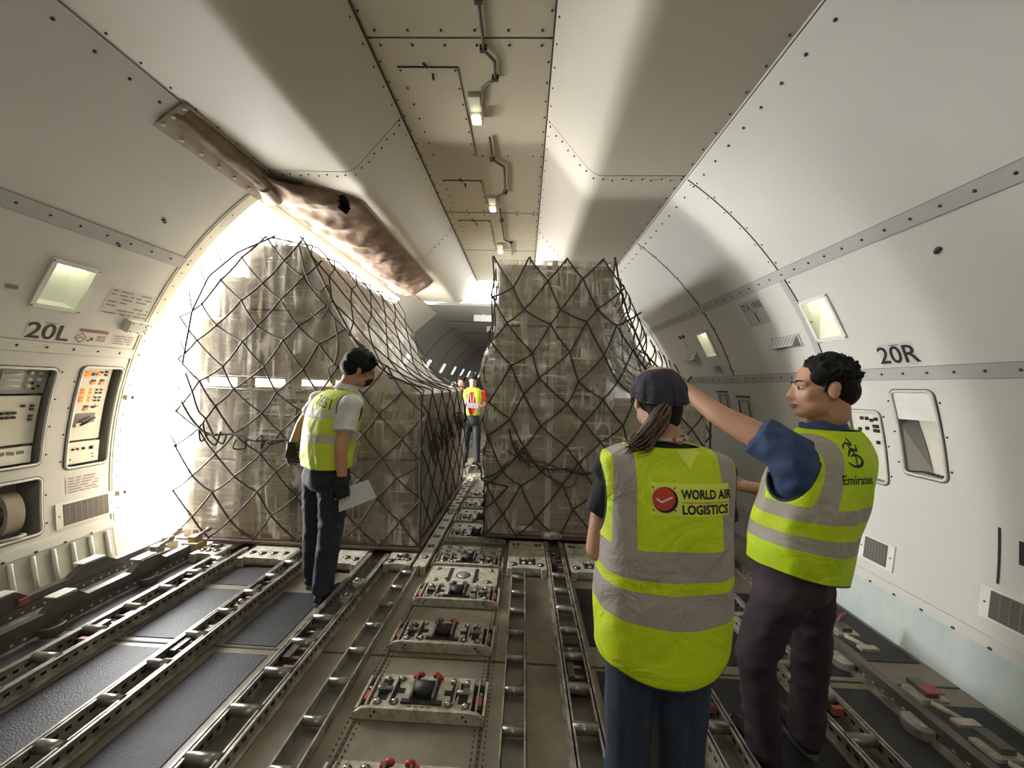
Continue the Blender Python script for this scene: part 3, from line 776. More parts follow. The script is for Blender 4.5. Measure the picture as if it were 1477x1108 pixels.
# right wall locker and panels
root = thing('wall_locker', 'white recessed locker with a grey pocket on the right wall under 20R', 'locker', wpos(1, 2.43, zt(1.3), 0))
recess(1, 2.30, 2.55, 1.06, 1.575, .10, root, m='offwhite', rm='wall')
b = MB(); b.box(2.305, 2.545, zt(1.40), zt(1.57), -.012, -.002, 0); b.mapv(wmap(1)); b.build('flap', 'white', root)
b = MB(); b.add([(2.55, zt(1.39), -.004), (2.55, zt(1.07), -.004), (2.47, zt(1.075), -.098), (2.52, zt(1.39), -.098)], [[0, 1, 2, 3]]); b.mapv(wmap(1)); b.build('side_gusset', 'greypanel', root, fix=False)
b = MB(); 
for k in range(4): b.obox((2.36 + .035 * k, zt(1.068), -.04 - .008 * k), (.014, 0, .004), (0, .002, 0), (.004, 0, .014))
b.mapv(wmap(1)); b.build('sticker_patch', 'ink', root)
root = thing('control_panel', 'small recessed switch panel on the right wall just behind the pointing person', 'control panel', wpos(1, 2.8, zt(1.2), 0))
recess(1, 2.67, 2.93, .95, 1.43, .07, root, m='offwhite', rm='wall')
b = MB(); b.box(2.68, 2.92, zt(.97), zt(1.42), -.05, -.02, 0, n=3, ax=1); b.mapv(wmap(1)); pl = b.build('switch_panel', 'offwhite', root)
for (yy, z) in [(2.72, 1.38), (2.755, 1.37), (2.79, 1.38), (2.72, 1.33), (2.74, 1.33), (2.72, 1.30), (2.74, 1.30), (2.80, 1.31), (2.83, 1.38), (2.73, 1.22), (2.8, 1.2), (2.86, 1.3)]:
    b = MB(); b.box(yy - .010, yy + .010, zt(z) - .011, zt(z) + .011, -.02, -.008); b.mapv(wmap(1)); b.build('switch', 'ink', pl)
for (y0, y1, z0, z1, lab, m) in ((4.55, 4.78, 1.25, 1.55, 'pale grey cover panel on the shadowed right wall below 19R', 'strip'), (4.12, 4.38, 1.15, 1.5, 'dark framed placard on the shadowed right wall above the pointing arm', 'placard')):
    root = thing('wall_panel', lab, 'panel', wpos(1, (y0 + y1) / 2, zt((z0 + z1) / 2), 0))
    b = MB(); b.box(y0, y1, zt(z0), zt(z1), -.002, .008, 0, n=3, ax=1); b.mapv(wmap(1)); b.build('cover_plate', m, root)
    b = MB(); t0, t1 = zt(z0), zt(z1)
    b.tube([(y0 + .04, t0 + .03, .009), (y1 - .04, t0 + .03, .009), (y1 - .04, t1 - .05, .009), (y0 + .04, t1 - .05, .009)], .005 if m == 'strip' else .008, n=4, closed=True)
    b.box(y0, y1, t1 - .012, t1 + .004, .004, .016)
    b.mapv(wmap(1)); b.build('edge_strip', 'bolt', root)
b = MB()
for (y, z) in ((2.32, 2.13),): pass
for k, (s, y, z) in enumerate(((-1, 2.58, 2.43), (-1, 2.73, 2.66), (1, 1.98, 2.28))):
    b = MB(); b.ball((y, zt(z), .0), (.018, .014, .012), 0, nu=8, nv=5); b.box(y + .005, y + .02, zt(z) - .02, zt(z), 0, .01, 0); b.mapv(wmap(s))
    tag(b.build('wall_stud', 'bolt'), ['small dark stud in the grey strip on the left wall', 'small dark stud on the left wall close to the door arch', 'small dark stud high on the right wall'][k], 'stud')

# ------------------------------------------------------------------ ceiling fittings
for k, y in enumerate((-1.4, 1.0, 2.93, 4.42, 5.82)):
    x = .03
    root = thing('ceiling_light', ['ceiling light behind the camera towards the nose', 'ceiling light nearest overhead, above the picture', 'nearest lit ceiling light with a square mounting plate', 'middle lit ceiling light beside the wavy conduit', 'farthest lit ceiling light just above the netted load'][k], 'light', (x, y, 3.62))
    b = MB(); b.box(x - .045, x + .045, y - .20, y - .04, 3.585, 3.622); b.build('mounting_plate', 'offwhite', root, bevel=.006)
    b = MB(); b.box(x - .045, x + .045, y - .05, y + .06, 3.55, 3.62); b.build('housing', 'white', root, bevel=.012)
    b = MB(); b.box(x - .032, x + .032, y - .062, y + .03, 3.535, 3.56); b.build('lens', 'lampglow', root, bevel=.01)
    ld = bpy.data.lights.new('ceiling_lamp', 'SPOT'); ld.energy = 16; ld.color = (1, .95, .8); ld.shadow_soft_size = .05; ld.spot_size = radians(165); ld.spot_blend = .6
    lo = bpy.data.objects.new('ceiling_lamp', ld); COL.objects.link(lo); lo.location = (x, y, 3.50); lo.parent = root; lo.matrix_parent_inverse = Matrix.Translation(root.location).inverted()
cables = [([(.146, .6), (.146, 2.054), (.146, 2.277), (.141, 2.357), (.204, 2.442), (.197, 2.583), (.101, 2.666), (.083, 2.84)], 'brown wavy conduit on the ceiling running into the nearest light'),
          ([(.102, 3.2), (.098, 3.515), (.2, 3.626), (.186, 4.112), (.105, 4.191), (.105, 4.33)], 'brown wavy conduit on the ceiling between the nearest and middle lights'),
          ([(.105, 4.5), (.105, 4.818), (.101, 5.437), (.197, 5.566), (.197, 6.064)], 'brown wavy conduit on the ceiling between the middle and farthest lights')]
for pts, lab in cables:
    root = thing('conduit', lab, 'conduit', (pts[0][0], pts[0][1], 3.6))
    b = MB(); b.tube([(x, y, 3.598) for x, y in pts], .011, n=7); b.build('pipe', 'conduit', root)
    b = MB()
    for (x, y) in pts[1:-1:2]: b.box(x - .022, x + .022, y - .012, y + .012, 3.585, 3.621)
    b.build('clamp_row', 'seam', root)
acc = [(-.45, -.05, 2.515, 3.485, 'nearest access panel in the ceiling, left of the lit lamp'), (-.45, -.046, 3.92, 4.42, 'middle access panel in the ceiling, left of the second lamp'), (-.455, -.048, 4.873, 5.86, 'farthest access panel in the ceiling, close above the net')]
for (x0, x1, y0, y1, lab) in acc:
    root = thing('access_panel', lab, 'panel', ((x0 + x1) / 2, (y0 + y1) / 2, 3.62))
    b = MB(); b.box(x0, x1, y0, y1, 3.614, 3.6205, 0)
    b.build('cover_plate', ['ceil', 'bolt'], root)
    b = MB()
    for (a, c, d, e) in ((x0, x1, y0 - .005, y0), (x1, x1 + .005, y0, y1)): b.box(a, c, d, e, 3.612, 3.6195)
    n = int((y1 - y0) / .16)
    for k in range(n + 1):
        for x in (x0 + .015, x1 - .015): b.ball((x, lerp(y0 + .02, y1 - .02, k / n), 3.614), .008, nu=6, nv=4)
    b.build('edge_strip', 'seam', root)
    b = MB(); xm = x0 + .18; b.cyl((xm, y0 - .03, 3.618), (xm + .03, y0 - .03, 3.59), .008, n=6); b.cyl((xm + .045, y0 + .05, 3.618), (xm + .05, y0 + .06, 3.58), .008, n=6); b.build('latch', 'bolt', root)
# ------------------------------------------------------------------ door curtain (rolled liner above the door)
root = thing('door_curtain', 'brown rolled fabric curtain hanging from the ceiling edge above the open cargo door', 'curtain', (-1.6, 4.2, 3.17))
def cur_near(u, v):
    y = lerp(2.26, 3.25, v); t = lerp(zt(3.175), lerp(zt(3.092), zt(3.045), max(0, v - .75) * 4), u); e = sin(pi * u) ** .7 * min(1, 5 * v + .0)
    n = .006 + .075 * e * (.6 + .5 * v) + .012 * fbm((y * 3, u * 2, 1.3), 2.)
    return wpos(-1, y, t - .02 * v, n)
b = MB(); b.grid(cur_near, 14, 44); b.build('fabric_roll', 'fabric', root, fix=False)
def cur_far(u, v):
    y0 = plerp([(0, 3.16), (.25, 3.08), (.55, 2.95), (1, 3.0)], u); y = lerp(y0, plerp([(0, 6.12), (1, 6.45)], u), v)
    xe = plerp([(0, -1.45), (.04, -1.2), (.09, -1.07), (1, -1.055)], v)
    x = lerp(xe, -1.80, u)
    sag = .14 * sin(pi * min(1, u * 1.0)) ** .8 * (1 - .25 * sin(v * 9) ** 2) + .06 * u
    w = .028 * fbm((x * 2, y * 2.6, .5), 2.2) + .022 * sin(y * 17 + 4 * fbm((x, y, 3), 1.5)) * u * (1 - u) * 3 * min(1, 4 * v)
    z = 3.168 - sag * min(1, 8 * v + .35) * (.75 + .4 * v) + w * min(1, 6 * u) - .02 * u
    if u > .93: z -= .015
    return (x + .02 * fbm((y, u, 2), 3) * u, y, min(z, 3.168))
b = MB(); b.grid(cur_far, 36, 110)
# torn opening: drop the faces of a small slit
keep = [i for i, f in enumerate(b.f) if not (lambda c: ((c.x + 1.22) / .055) ** 2 + ((c.y - 3.42 + 1.2 * (c.x + 1.22)) / .11) ** 2 < 1)(sum((V(b.v[k]) for k in f), V()) / 4)]
b.f = [b.f[i] for i in keep]; b.m = [b.m[i] for i in keep]; b.sm = [b.sm[i] for i in keep]
b.build('fabric_liner', 'fabric', root, fix=False)
b = MB(); b.box(-1.31, -1.15, 3.34, 3.60, 3.161, 3.167); b.build('slit_shade', 'darkhole', root)  # dark sheet above the slit, shade of the opening put in as colour
b = MB()
edge = [cur_far(0, k / 30) for k in range(31)]; b.tube([(x, y, z + .002) for x, y, z in edge], .012, n=6)
edge = [wpos(-1, lerp(2.24, 3.0, k / 12), zt(3.178), .008) for k in range(13)]; b.tube(edge, .014, n=6)
b.build('piping', 'fabric_frame', root)
b = MB(); 
def fl(u, v): return wpos(-1, lerp(2.235, 3.14, v), lerp(zt(3.105), zt(3.035), u), .010 + .006 * sin(pi * u))
b.grid(fl, 3, 24); b.grid(lambda u, v: wpos(-1, lerp(2.235, 2.29, v), lerp(zt(3.19), zt(3.04), u), .012), 8, 2)
b.build('retaining_strip', 'fabric_frame', root, fix=False)
for (y, z) in [(2.262, 3.16), (2.262, 3.11), (2.262, 3.065)] + [(2.40 + .15 * k, 3.056) for k in range(5)]:
    b = MB(); p = wpos(-1, y, zt(z), .018); b.ball(p, (.014, .014, .010), nu=10, nv=6); b.build('snap_button', 'white', root)
b = MB(); b.grid(lambda u, v: V(cur_near(lerp(.35, .95, u), lerp(.80, .97, v))) + V((.012, 0, -.012)), 5, 5); b.build('patch', 'tarpatch', root, fix=False)

# ------------------------------------------------------------------ roller tracks
TR = {}
def roller_track(x, w, y0, y1, h, label, rollers, tall=True, latches=(), cat='roller track', rail_m='alu', group=None):
    root = thing('roller_track', label, cat, (x, (y0 + y1) / 2, 0), group)
    for s in (-1, 1):
        b = MB(); xe = x + s * w / 2
        b.box(*sorted((xe, xe - s * .007)), y0, y1, .004, h, 0)
        if tall:
            b.box(*sorted((xe + s * .012, xe - s * .016)), y0, y1, h - .008, h, 0); b.box(*sorted((xe + s * .018, xe)), y0, y1, .004, .012, 0)
            yy = y0 + .03
            while yy < y1 and yy < 3.3:
                if yy > .7:
                    for xo in (xe - s * .0075, xe + s * .0005): b.box(xo - .0005, xo + .0005, yy, yy + .022, h * .45, h * .62, 1)
                yy += .045
        b.build('side_rail', [rail_m, 'darkhole'], root)
    b = MB(); b.box(x - w / 2 + .008, x + w / 2 - .008, y0, y1, .0045, .008); b.build('track_bed', 'bed', root)
    for y in rollers:
        b = MB(); b.cyl((x - w / 2 + .008, y, h - .018), (x + w / 2 - .008, y, h - .018), .024 if tall else .019, n=14)
        b.cyl((x - w / 2 - .004, y, h - .018), (x + w / 2 + .004, y, h - .018), .006, n=6)
        b.build('roller', 'roller', root)
    for y in latches:
        b = MB(); b.box(x - w * .36, x + w * .36, y - .17, y + .17, .008, h * .55, 0); b.box(x - w * .3, x - w * .05, y - .12, y - .02, h * .5, h * .86, 1); b.box(x + w * .05, x + w * .3, y + .03, y + .11, h * .5, h * .8, 1)
        for k in range(4): b.cyl((x - w * .34, y - .1 + .07 * k, h * .62), (x + w * .34, y - .1 + .07 * k, h * .62), .010, n=8, m=2)
        lt = b.build('lock_unit', ['black', 'aludark', 'roller'], root)
        b = MB(); b.box(x + w * .02, x + w * .34, y - .20, y - .18, h * .5, h * .9); b.build('red_tab', 'redsoft', lt)
    TR[x] = root; return root
def yr(first, step, lo, hi):
    out = []; y = first
    while y > lo: y -= step
    y += step
    while y < hi: out.append(y); y += step
    return out
G_ = None
roller_track(-1.92, .15, .2, 3.2, .085, 'perforated roller track closest to the left guide rails', yr(1.886, .223, .8, 3.1), latches=(2.22, 2.86))
roller_track(-1.33, .125, .2, 3.2, .085, 'perforated roller track between two dark floor panels, running up to the person in navy trousers', yr(1.663, .223, .7, 3.1), latches=(2.10, 2.68))
roller_track(-.71, .15, .2, 3.2, .085, 'perforated roller track passing the right shoe of the person with gloves', yr(1.655, .223, .7, 2.5), latches=(2.10,))
roller_track(-.40, .115, .2, 3.03, .06, 'plain open roller tray left of the central lock modules', yr(1.654, .222, .7, 3.05), tall=False)
roller_track(.463, .108, .2, 3.06, .06, 'plain open roller tray right of the central lock modules', yr(1.665, .222, .7, 3.0), tall=False)
roller_track(.775, .13, .2, 3.62, .085, 'perforated roller track just left of the person in the cap', yr(1.671, .222, .7, 3.1), latches=(2.08, 3.32))
roller_track(1.35, .13, .2, 3.6, .085, 'perforated roller track between the person in the cap and the pointing person', yr(1.5, .222, .7, 3.5), latches=(2.02,))
roller_track(1.95, .14, .2, 3.6, .085, 'perforated roller track behind the legs of the pointing person', yr(1.7, .222, .7, 3.5), latches=(2.05,))
for (x, y) in ((-.71, 2.60), (-.71, 2.80), (-1.92, 2.99), (-1.33, 2.45)):
    root = TR[x]
    b = MB(); b.cyl((x, y, .008), (x, y, .055), .045, n=18); b.cyl((x, y, .055), (x, y, .062), .045, .036, n=18); cup = b.build('ball_unit', 'plate', root)
    b = MB(); b.ball((x, y, .062), .024, nu=14, nv=8); b.build('ball', 'steel', cup)
# tracks in the rear cabin (seen through the aisle)
for k, x in enumerate((-.86, -.40, .463)):
    roller_track(x, .13, 6.6, 14., .08, ['roller track in the rear aisle under the person in red, left one', 'roller track in the rear aisle behind the legs of the person in red', 'roller track in the rear cabin behind the right load'][k], yr(6.9, .3, 6.7, 13.5), tall=False)

# ------------------------------------------------------------------ centre lock modules
def lock_module(y0, label, stop='red'):
    cx, W, D = .035, .297, .215; root = thing('lock_module', label, 'cargo lock', (cx, y0 + D / 2, 0), 'lock modules down the centre line')
    b = MB(); z = .058
    prof = [(cx - W, .004), (cx - W, .03), (cx - W + .03, .052), (cx - W + .07, z), (cx + W - .07, z), (cx + W - .03, .052), (cx + W, .03), (cx + W, .004)]
    b.prism(prof, y0, y0 + .016, 'y', 0)
    for (xx, zz) in ((-.2, .04), (-.215, .022), (.2, .04), (.215, .022)): b.cyl((cx + xx, y0 + .001, zz), (cx + xx, y0 - .0012, zz), .006, n=8, m=1)
    b.build('front_lip', ['plate', 'darkhole'], root)
    b = MB(); b.box(cx - W + .065, cx + W - .065, y0 + .016, y0 + D, .004, .05, 0)
    for s in (-1, 1):
        b.box(*sorted((cx + s * (W - .012), cx + s * W)), y0 + .016, y0 + D, .004, .040, 0); b.box(*sorted((cx + s * (W - .065), cx + s * (W - .012))), y0 + .016, y0 + D, .004, .018, 1)
        b.box(*sorted((cx + s * (W - .045), cx + s * (W - .038))), y0 + .016, y0 + D, .018, .045, 0)
        b.box(*sorted((cx + s * (W - .05), cx + s * (W - .02))), y0 + .07, y0 + .12, .018, .04, 2); b.ball((cx + s * (W - .03), y0 + .14, .03), .012, 3, nu=8, nv=5)
        b.box(*sorted((cx + s * (W - .13), cx + s * (W - .07))), y0 + .055, y0 + .18, .05, .0505, 1)
        b.box(*sorted((cx + s * (W - .085), cx + s * (W - .068))), y0 + .06, y0 + .20, .05, .058, 4)
    for k in range(4): b.ball((cx - .05 + .03 * k, y0 + .025, .05), (.013, .006, .003), 1, nu=8, nv=4)
    b.build('frame_plate', ['plate', 'darkhole', 'redsoft', 'steel', 'alu'], root)
    for s in (-1, 1):
        for (dx, dy) in ((.205, .045), (.20, .18), (.125, .05), (.13, .185)):
            b = MB(); x, y = cx + s * dx, y0 + dy
            b.cyl((x, y, .05), (x, y, .054), .021, .018, n=14, m=0); b.ball((x, y, .053), (.0155, .0155, .013), 1, nu=12, nv=6, half=True)
            b.build('ball_caster', ['aludark', 'steel'], root)
        b = MB(); x = cx + s * .165
        tri = [(x - s * .028, y0 + .03), (x + s * .002, y0 + .115), (x - s * .028, y0 + .20), (x - s * .042, y0 + .115)]
        b.prism(tri, .05, .0515, 'z', 1)
        b.box(*sorted((x - s * .02, x - s * .014)), y0 + .04, y0 + .19, .05, .064, 0); b.cyl((x - s * .01, y0 + .115, .058), (x + s * .06, y0 + .115, .058), .009, n=8, m=0)
        b.box(*sorted((x + s * .02, x + s * .05)), y0 + .095, y0 + .135, .05, .068, 2); b.box(*sorted((x - s * .07, x - s * .04)), y0 + .10, y0 + .13, .05, .0515, 1)
        b.build('side_latch', ['alu', 'darkhole', 'aludark'], root)
    b = MB(); b.box(cx - .065, cx + .065, y0 + .04, y0 + .185, .05, .053, 0); b.cyl((cx - .042, y0 + .11, .062), (cx + .042, y0 + .11, .062), .038, n=18, m=0)
    for s in (-1, 1): b.box(*sorted((cx + s * .046, cx + s * .056)), y0 + .045, y0 + .18, .05, .085, 1); b.box(*sorted((cx + s * .056, cx + s * .095)), y0 + .04, y0 + .06, .05, .06, 0)
    b.build('drive_roller', ['black', 'aludark'], root)
    for s in (-1, 1):
        b = MB(); b.ball((cx + s * .04, y0 + .195, .072), (.022, .014, .014), nu=10, nv=6); b.box(*sorted((cx + s * .04, cx + s * .075)), y0 + .185, y0 + .2, .055, .068); b.build('stop', stop, root)
    return root
m0 = lock_module(1.72, 'lock module with bright red stops, second from the bottom edge of the picture')
for dy, lab in ((-.45, 'lock module with red stops cut off by the bottom edge of the picture'), (-.9, 'lock module under the camera, nearest to the nose')): dup(m0, (0, dy, 0), lab)
m1 = lock_module(2.17, 'lock module just beyond the floor joint, third up the centre line', 'redsoft')
m2 = lock_module(2.62, 'lock module directly in front of the plate with an oval cover', 'aludark')
for dy, lab in ((.52, 'lock module level with the front edge of the pallets'), (1.08, 'lock module first inside the aisle between the two loads'), (1.53, 'lock module second inside the aisle between the two loads'), (1.98, 'lock module third inside the aisle between the two loads'), (2.43, 'lock module fourth inside the aisle between the two loads')):
    dup(m2, (0, dy, 0), lab)
def cover_plate(y0, y1, label, oval=True):
    cx = .035; root = thing('floor_plate', label, 'floor plate', (cx, (y0 + y1) / 2, 0))
    b = MB(); b.box(cx - .27, cx + .27, y0, y1, .004, .046); b.build('plate', 'plate', root, bevel=.004)
    if oval:
        b = MB(); b.cyl((cx, (y0 + y1) / 2, .046), (cx, (y0 + y1) / 2, .0475), .055, n=24, m=0); b.cyl((cx, (y0 + y1) / 2, .0475), (cx, (y0 + y1) / 2, .049), .045, n=24, m=1)
        for s in (-1, 1): b.box(*sorted((cx + s * .085, cx + s * .115)), y0 + .03, y1 - .03, .046, .0475, 0); b.box(*sorted((cx + s * .115, cx + s * .13)), y0 + .06, y0 + .09, .046, .0475, 0)
        b.build('oval_cover', ['darkhole', 'alu'], root)
    for s in (-1, 1):
        for (dx, yy) in ((.20, y0 + .05), (.21, y1 - .05)) if oval else ((.10, (y0 + y1) / 2), (.2, (y0 + y1) / 2)):
            b = MB(); b.cyl((cx + s * dx, yy, .046), (cx + s * dx, yy, .049), .022, n=14, m=0); b.ball((cx + s * dx, yy, .049), (.015, .015, .010), 1, nu=10, nv=5, half=True); b.build('ball_caster', ['aludark', 'steel'], root)
cover_plate(2.845, 3.12, 'flat centre plate with an oval cover and slots')
cover_plate(3.365, 3.43, 'narrow bar of four ball casters, nearer of the pair at the pallet front', False)
cover_plate(3.45, 3.52, 'narrow bar of four ball casters, farther of the pair at the pallet front', False)
for k, y in enumerate((3.94, 4.39, 4.84, 5.29)): cover_plate(y, y + .16, ['centre plate with four ball casters in the aisle, nearest one', 'centre plate with four ball casters in the aisle, second one', 'centre plate with four ball casters in the aisle, third one', 'centre plate with four ball casters in the aisle, farthest one'][k], False)

# ------------------------------------------------------------------ ball mats in front of the pallets
def ball_mat(x0, x1, y0, y1, label, well=True, balls=None):
    root = thing('ball_mat', label, 'ball mat', ((x0 + x1) / 2, (y0 + y1) / 2, 0), 'ball mats in front of the pallets')
    b = MB(); b.box(x0, x1, y0, y1, .03, .075); b.box(x0 + .04, x1 - .04, y0 + .02, y1, .004, .03)
    for s in (x0, x1 - .045): b.box(s, s + .045, y0 - .02, y0 + .03, .004, .076)
    b.build('plate', 'plate', root, bevel=.004)
    if well:
        b = MB(); a, c = x0 + (x1 - x0) * .3, x0 + (x1 - x0) * .72
        b.box(a, c, y0 + .055, y0 + .17, .075, .0765, 0); b.cyl((a + .01, y0 + .135, .082), (c - .01, y0 + .135, .082), .014, n=8, m=1)
        for k in range(4): b.box(lerp(a, c, (k + .3) / 4), lerp(a, c, (k + .6) / 4), y0 + .11, y0 + .16, .0765, .093, 2)
        for k in (.3, .7): b.ball((lerp(a, c, k), y0 + .08, .0765), (.018, .018, .012), 1, nu=10, nv=5, half=True)
        b.build('latch_well', ['darkhole', 'alu', 'aludark'], root)
    for (x, y) in balls or ((x0 + .05, y0 + .06), (x1 - .05, y0 + .06), (x0 + .06, y1 - .08), (x1 - .06, y1 - .09)):
        b = MB(); b.cyl((x, y, .075), (x, y, .0775), .034, n=18, m=0); b.cyl((x, y, .0765), (x, y, .079), .024, n=16, m=1); b.ball((x, y, .078), (.017, .017, .009), 2, nu=10, nv=5, half=True)
        b.build('ball_caster', ['aludark', 'darkhole', 'steel'], root)
    return root
ball_mat(-2.22, -2.01, 3.07, 3.6, 'ball mat at the far left beside the guide rail end', balls=((-2.17, 3.13), (-2.12, 3.13), (-2.06, 3.13), (-2.11, 3.2)))
ball_mat(-1.80, -1.42, 3.04, 3.6, 'ball mat second from the left under the left pallet edge', balls=((-1.75, 3.13), (-1.66, 3.12), (-1.57, 3.13), (-1.48, 3.14)), well=False)
ball_mat(-1.22, -.82, 3.02, 3.6, 'ball mat directly behind the legs of the person with gloves', balls=((-1.17, 3.1), (-1.06, 3.12), (-.95, 3.12), (-.87, 3.1)), well=False)
ball_mat(-.62, -.40, 3.06, 3.6, 'ball mat in front of the right corner of the left pallet', balls=((-.58, 3.1), (-.45, 3.14)))
ball_mat(.37, .69, 3.09, 3.62, 'ball mat between the open tray and the right pallet front')
ball_mat(.88, 1.26, 3.07, 3.62, 'ball mat beside the elbow of the person in the cap')
ball_mat(1.44, 1.86, 3.05, 3.62, 'ball mat between the person in the cap and the pointing person')
ball_mat(-.375, -.275, 3.05, 4.35, 'long narrow ball strip along the left pallet edge, nearer length', well=False, balls=[(-.325, 3.2 + .22 * k) for k in range(6)])
ball_mat(-.375, -.275, 4.5, 6.2, 'long narrow ball strip along the left pallet edge, farther length', well=False, balls=[(-.345 + .04 * (k % 2), 4.56 + .13 * k) for k in range(13)])

# ------------------------------------------------------------------ side guide rails
def guide_rail(x, y0, y1, label, blocks, side, red=None, h=.115, w=.05):
    root = thing('guide_rail', label, 'guide rail', (x, (y0 + y1) / 2, 0))
    b = MB()
    b.box(x - w / 2, x + w / 2, y0, y1, .002, h * .55, 0); b.box(x - w / 2 - .012, x + w / 2 - .012, y0, y1, h * .55, h, 0); b.box(x - w / 2 - .03, x + w / 2 + .02, y0, y1, .001, .014, 1)
    y = y0 + .03
    while y < y1:
        if y > .8: b.box(x + side * -(w / 2 - .0) - .0006, x + side * -(w / 2) + .0006, y, y + .013, h * .24, h * .35, 2)
        y += .055
    b.build('rail', ['aludark', 'alu', 'placard'], root)
    for (y, L) in blocks:
        b = MB(); pr = [(y - L, h), (y - L * .45, h + .055), (y + L * .45, h + .055), (y + L, h)]
        b.prism(pr, x - w / 2 - .01, x + w / 2 - .01, 'x', 0); bl = b.build('ramp_block', 'aludark', root)
        b = MB(); b.box(x - w / 2 - .05, x + w / 2 - .02, y - L * .5, y + L * .5, h + .056, h + .064); b.build('cap_plate', 'white', bl, bevel=.004)
    for y in red or ():
        b = MB(); b.box(x + .026, x + .036, y - .03, y + .02, h * .72, h + .008); b.build('red_tab', 'redsoft', root)
    return root
GR_ = {}
GR_[True] = guide_rail(-2.285, .2, 3.12, 'dark perforated guide rail on the door side, inner one with white caps', ((2.26, .11), (2.77, .13)), -1)
guide_rail(-2.60, .2, 3.12, 'dark guide rail close against the left wall, outer one', ((2.20, .11), (2.68, .15)), -1, red=(2.28, 2.14))
GR_[False] = guide_rail(2.38, .2, 5.5, 'dark guide rail along the right wall behind the pointing person', (), 1, h=.085)
b = MB(); b.box(-2.56, -2.33, .2, 3.1, .0042, .012); tag(b.build('rail_bed', 'alu'), 'bare metal bed plate between the two left guide rails', 'plate')
for k, (x, y, lab) in enumerate(((-2.235, 2.16, 'rounded dark rail foot on the inner left guide rail, nearer one'), (-2.235, 2.73, 'rounded dark rail foot on the inner left guide rail, farther one'), (2.315, 2.26, 'rounded steel rail foot on the right guide rail, farther one'), (2.315, 1.84, 'rounded steel rail foot on the right guide rail, nearer one'))):
    root = GR_[x < 0]; s = 1 if x < 0 else -1
    b = MB(); pts = [(x - s * .03, y - .06)] + [(x + s * .045 * cos(a), y + .06 * sin(a)) for a in [radians(-80 + 20 * q) for q in range(9)]] + [(x - s * .03, y + .06)]
    b.prism(pts, .002, .05, 'z', 0); ft = b.build('rail_foot', 'aludark' if x < 0 else 'alu', root, bevel=.006)
    b = MB(); b.prism([(lerp(x, p[0], .6), lerp(y, p[1], .6)) for p in pts], .05, .052, 'z', 0); b.build('foot_pad', 'black' if x < 0 else 'plate', ft)
for k, (y, lab) in enumerate(((2.44, 'end lock with a red and white flag on the right guide rail, farther one'), (1.95, 'lock with a faded red plate on the right guide rail, nearer one'), (1.66, 'bare metal lock on the right guide rail near the picture edge'))):
    x = 2.43; root = thing('rail_lock', lab, 'cargo lock', (x, y, 0))
    b = MB(); b.box(x - .03, x + .10, y - .05, y + .05, .086, .10, 0); b.box(x + .01, x + .07, y - .03, y + .07, .10, .125, 1); b.cyl((x + .0, y - .06, .1), (x + .06, y - .14, .09), .012, n=8, m=0); b.box(x + .0, x + .10, y - .18, y - .14, .086, .1, 0)
    b.build('latch_body', ['plate', 'aludark'], root)
    if k < 2:
        b = MB()
        if k == 0: b.obox((x + .07, y + .05, .15), (.025, .012, 0), (0, .004, .003), (0, -.008, .022))
        else: b.box(x + .0, x + .08, y - .045, y + .015, .126, .132)
        b.build('red_flag', 'redsoft', root)
for k, (x, y, m, sx) in enumerate(((-2.30, 3.19, 'wood', .07), (-2.50, 3.15, 'plate', .05), (-2.42, 2.98, 'alu', .06))):
    root = thing('rail_end_lock', ['beige block at the end of the inner left guide rail by the door sill', 'pale fitting at the end of the outer left guide rail by the door sill', 'upright steel lever lock between the left guide rails near the sill'][k], 'cargo lock', (x, y, 0))
    b = MB(); b.box(x - sx, x + sx, y - .055, y + .055, .003 if k < 2 else .013, .12, 0); b.box(x - sx * .6, x + sx * .4, y - .03, y + .05, .12, .165, 0); b.build('block', m, root, bevel=.006)
    b = MB(); b.cyl((x - sx * .4, y - .03, .12), (x + sx, y + .06, .20), .014, n=8); b.ball((x + sx, y + .06, .20), .022, nu=8, nv=5); b.build('lever', 'alu', root)
# ------------------------------------------------------------------ loader outside the door
root = thing('cargo_loader', 'whitish loader platform with guard rails outside the open door', 'loader', (-4.6, 5.0, -.1))
b = MB(); b.box(-6.6, -3.1, 3.3, 7.2, -.16, -.04); b.build('platform', 'outside', root)
for z in (.12, .5, .62, .95):
    b = MB(); b.tube([(-5.2, 3.4, z), (-5.2, 7.0, z)], .022, n=8); b.build('guard_rail', 'outside', root)
for y in (3.4, 4.6, 5.8, 7.0):
    b = MB(); b.tube([(-5.2, y, -.04), (-5.2, y, .97)], .025, n=8); b.build('post', 'outside', root)
# ------------------------------------------------------------------ palletised cargo
def cargo_pallet(x0, x1, y0, y1, z, label):
    root = thing('cargo_pallet', label, 'pallet', ((x0 + x1) / 2, (y0 + y1) / 2, z), 'aircraft cargo pallets')
    b = MB(); b.box(x0 + .03, x1 - .03, y0 + .03, y1 - .03, z, z + .012); b.build('deck_sheet', 'sheet', root)
    for (a, c, d, e) in ((x0, x1, y0, y0 + .04), (x0, x1, y1 - .04, y1), (x0, x0 + .04, y0 + .04, y1 - .04), (x1 - .04, x1, y0 + .04, y1 - .04)):
        b = MB(); b.box(a, c, d, e, z - .002, z + .022); b.build('edge_rail', 'sheet_edge', root, bevel=.004)
PZ = .092
cargo_pallet(-2.53, -.385, 3.255, 5.85, PZ, 'metal cargo pallet under the netted load by the door')
cargo_pallet(.11, 2.25, 3.64, 6.2, PZ, 'metal cargo pallet under the netted load on the right')
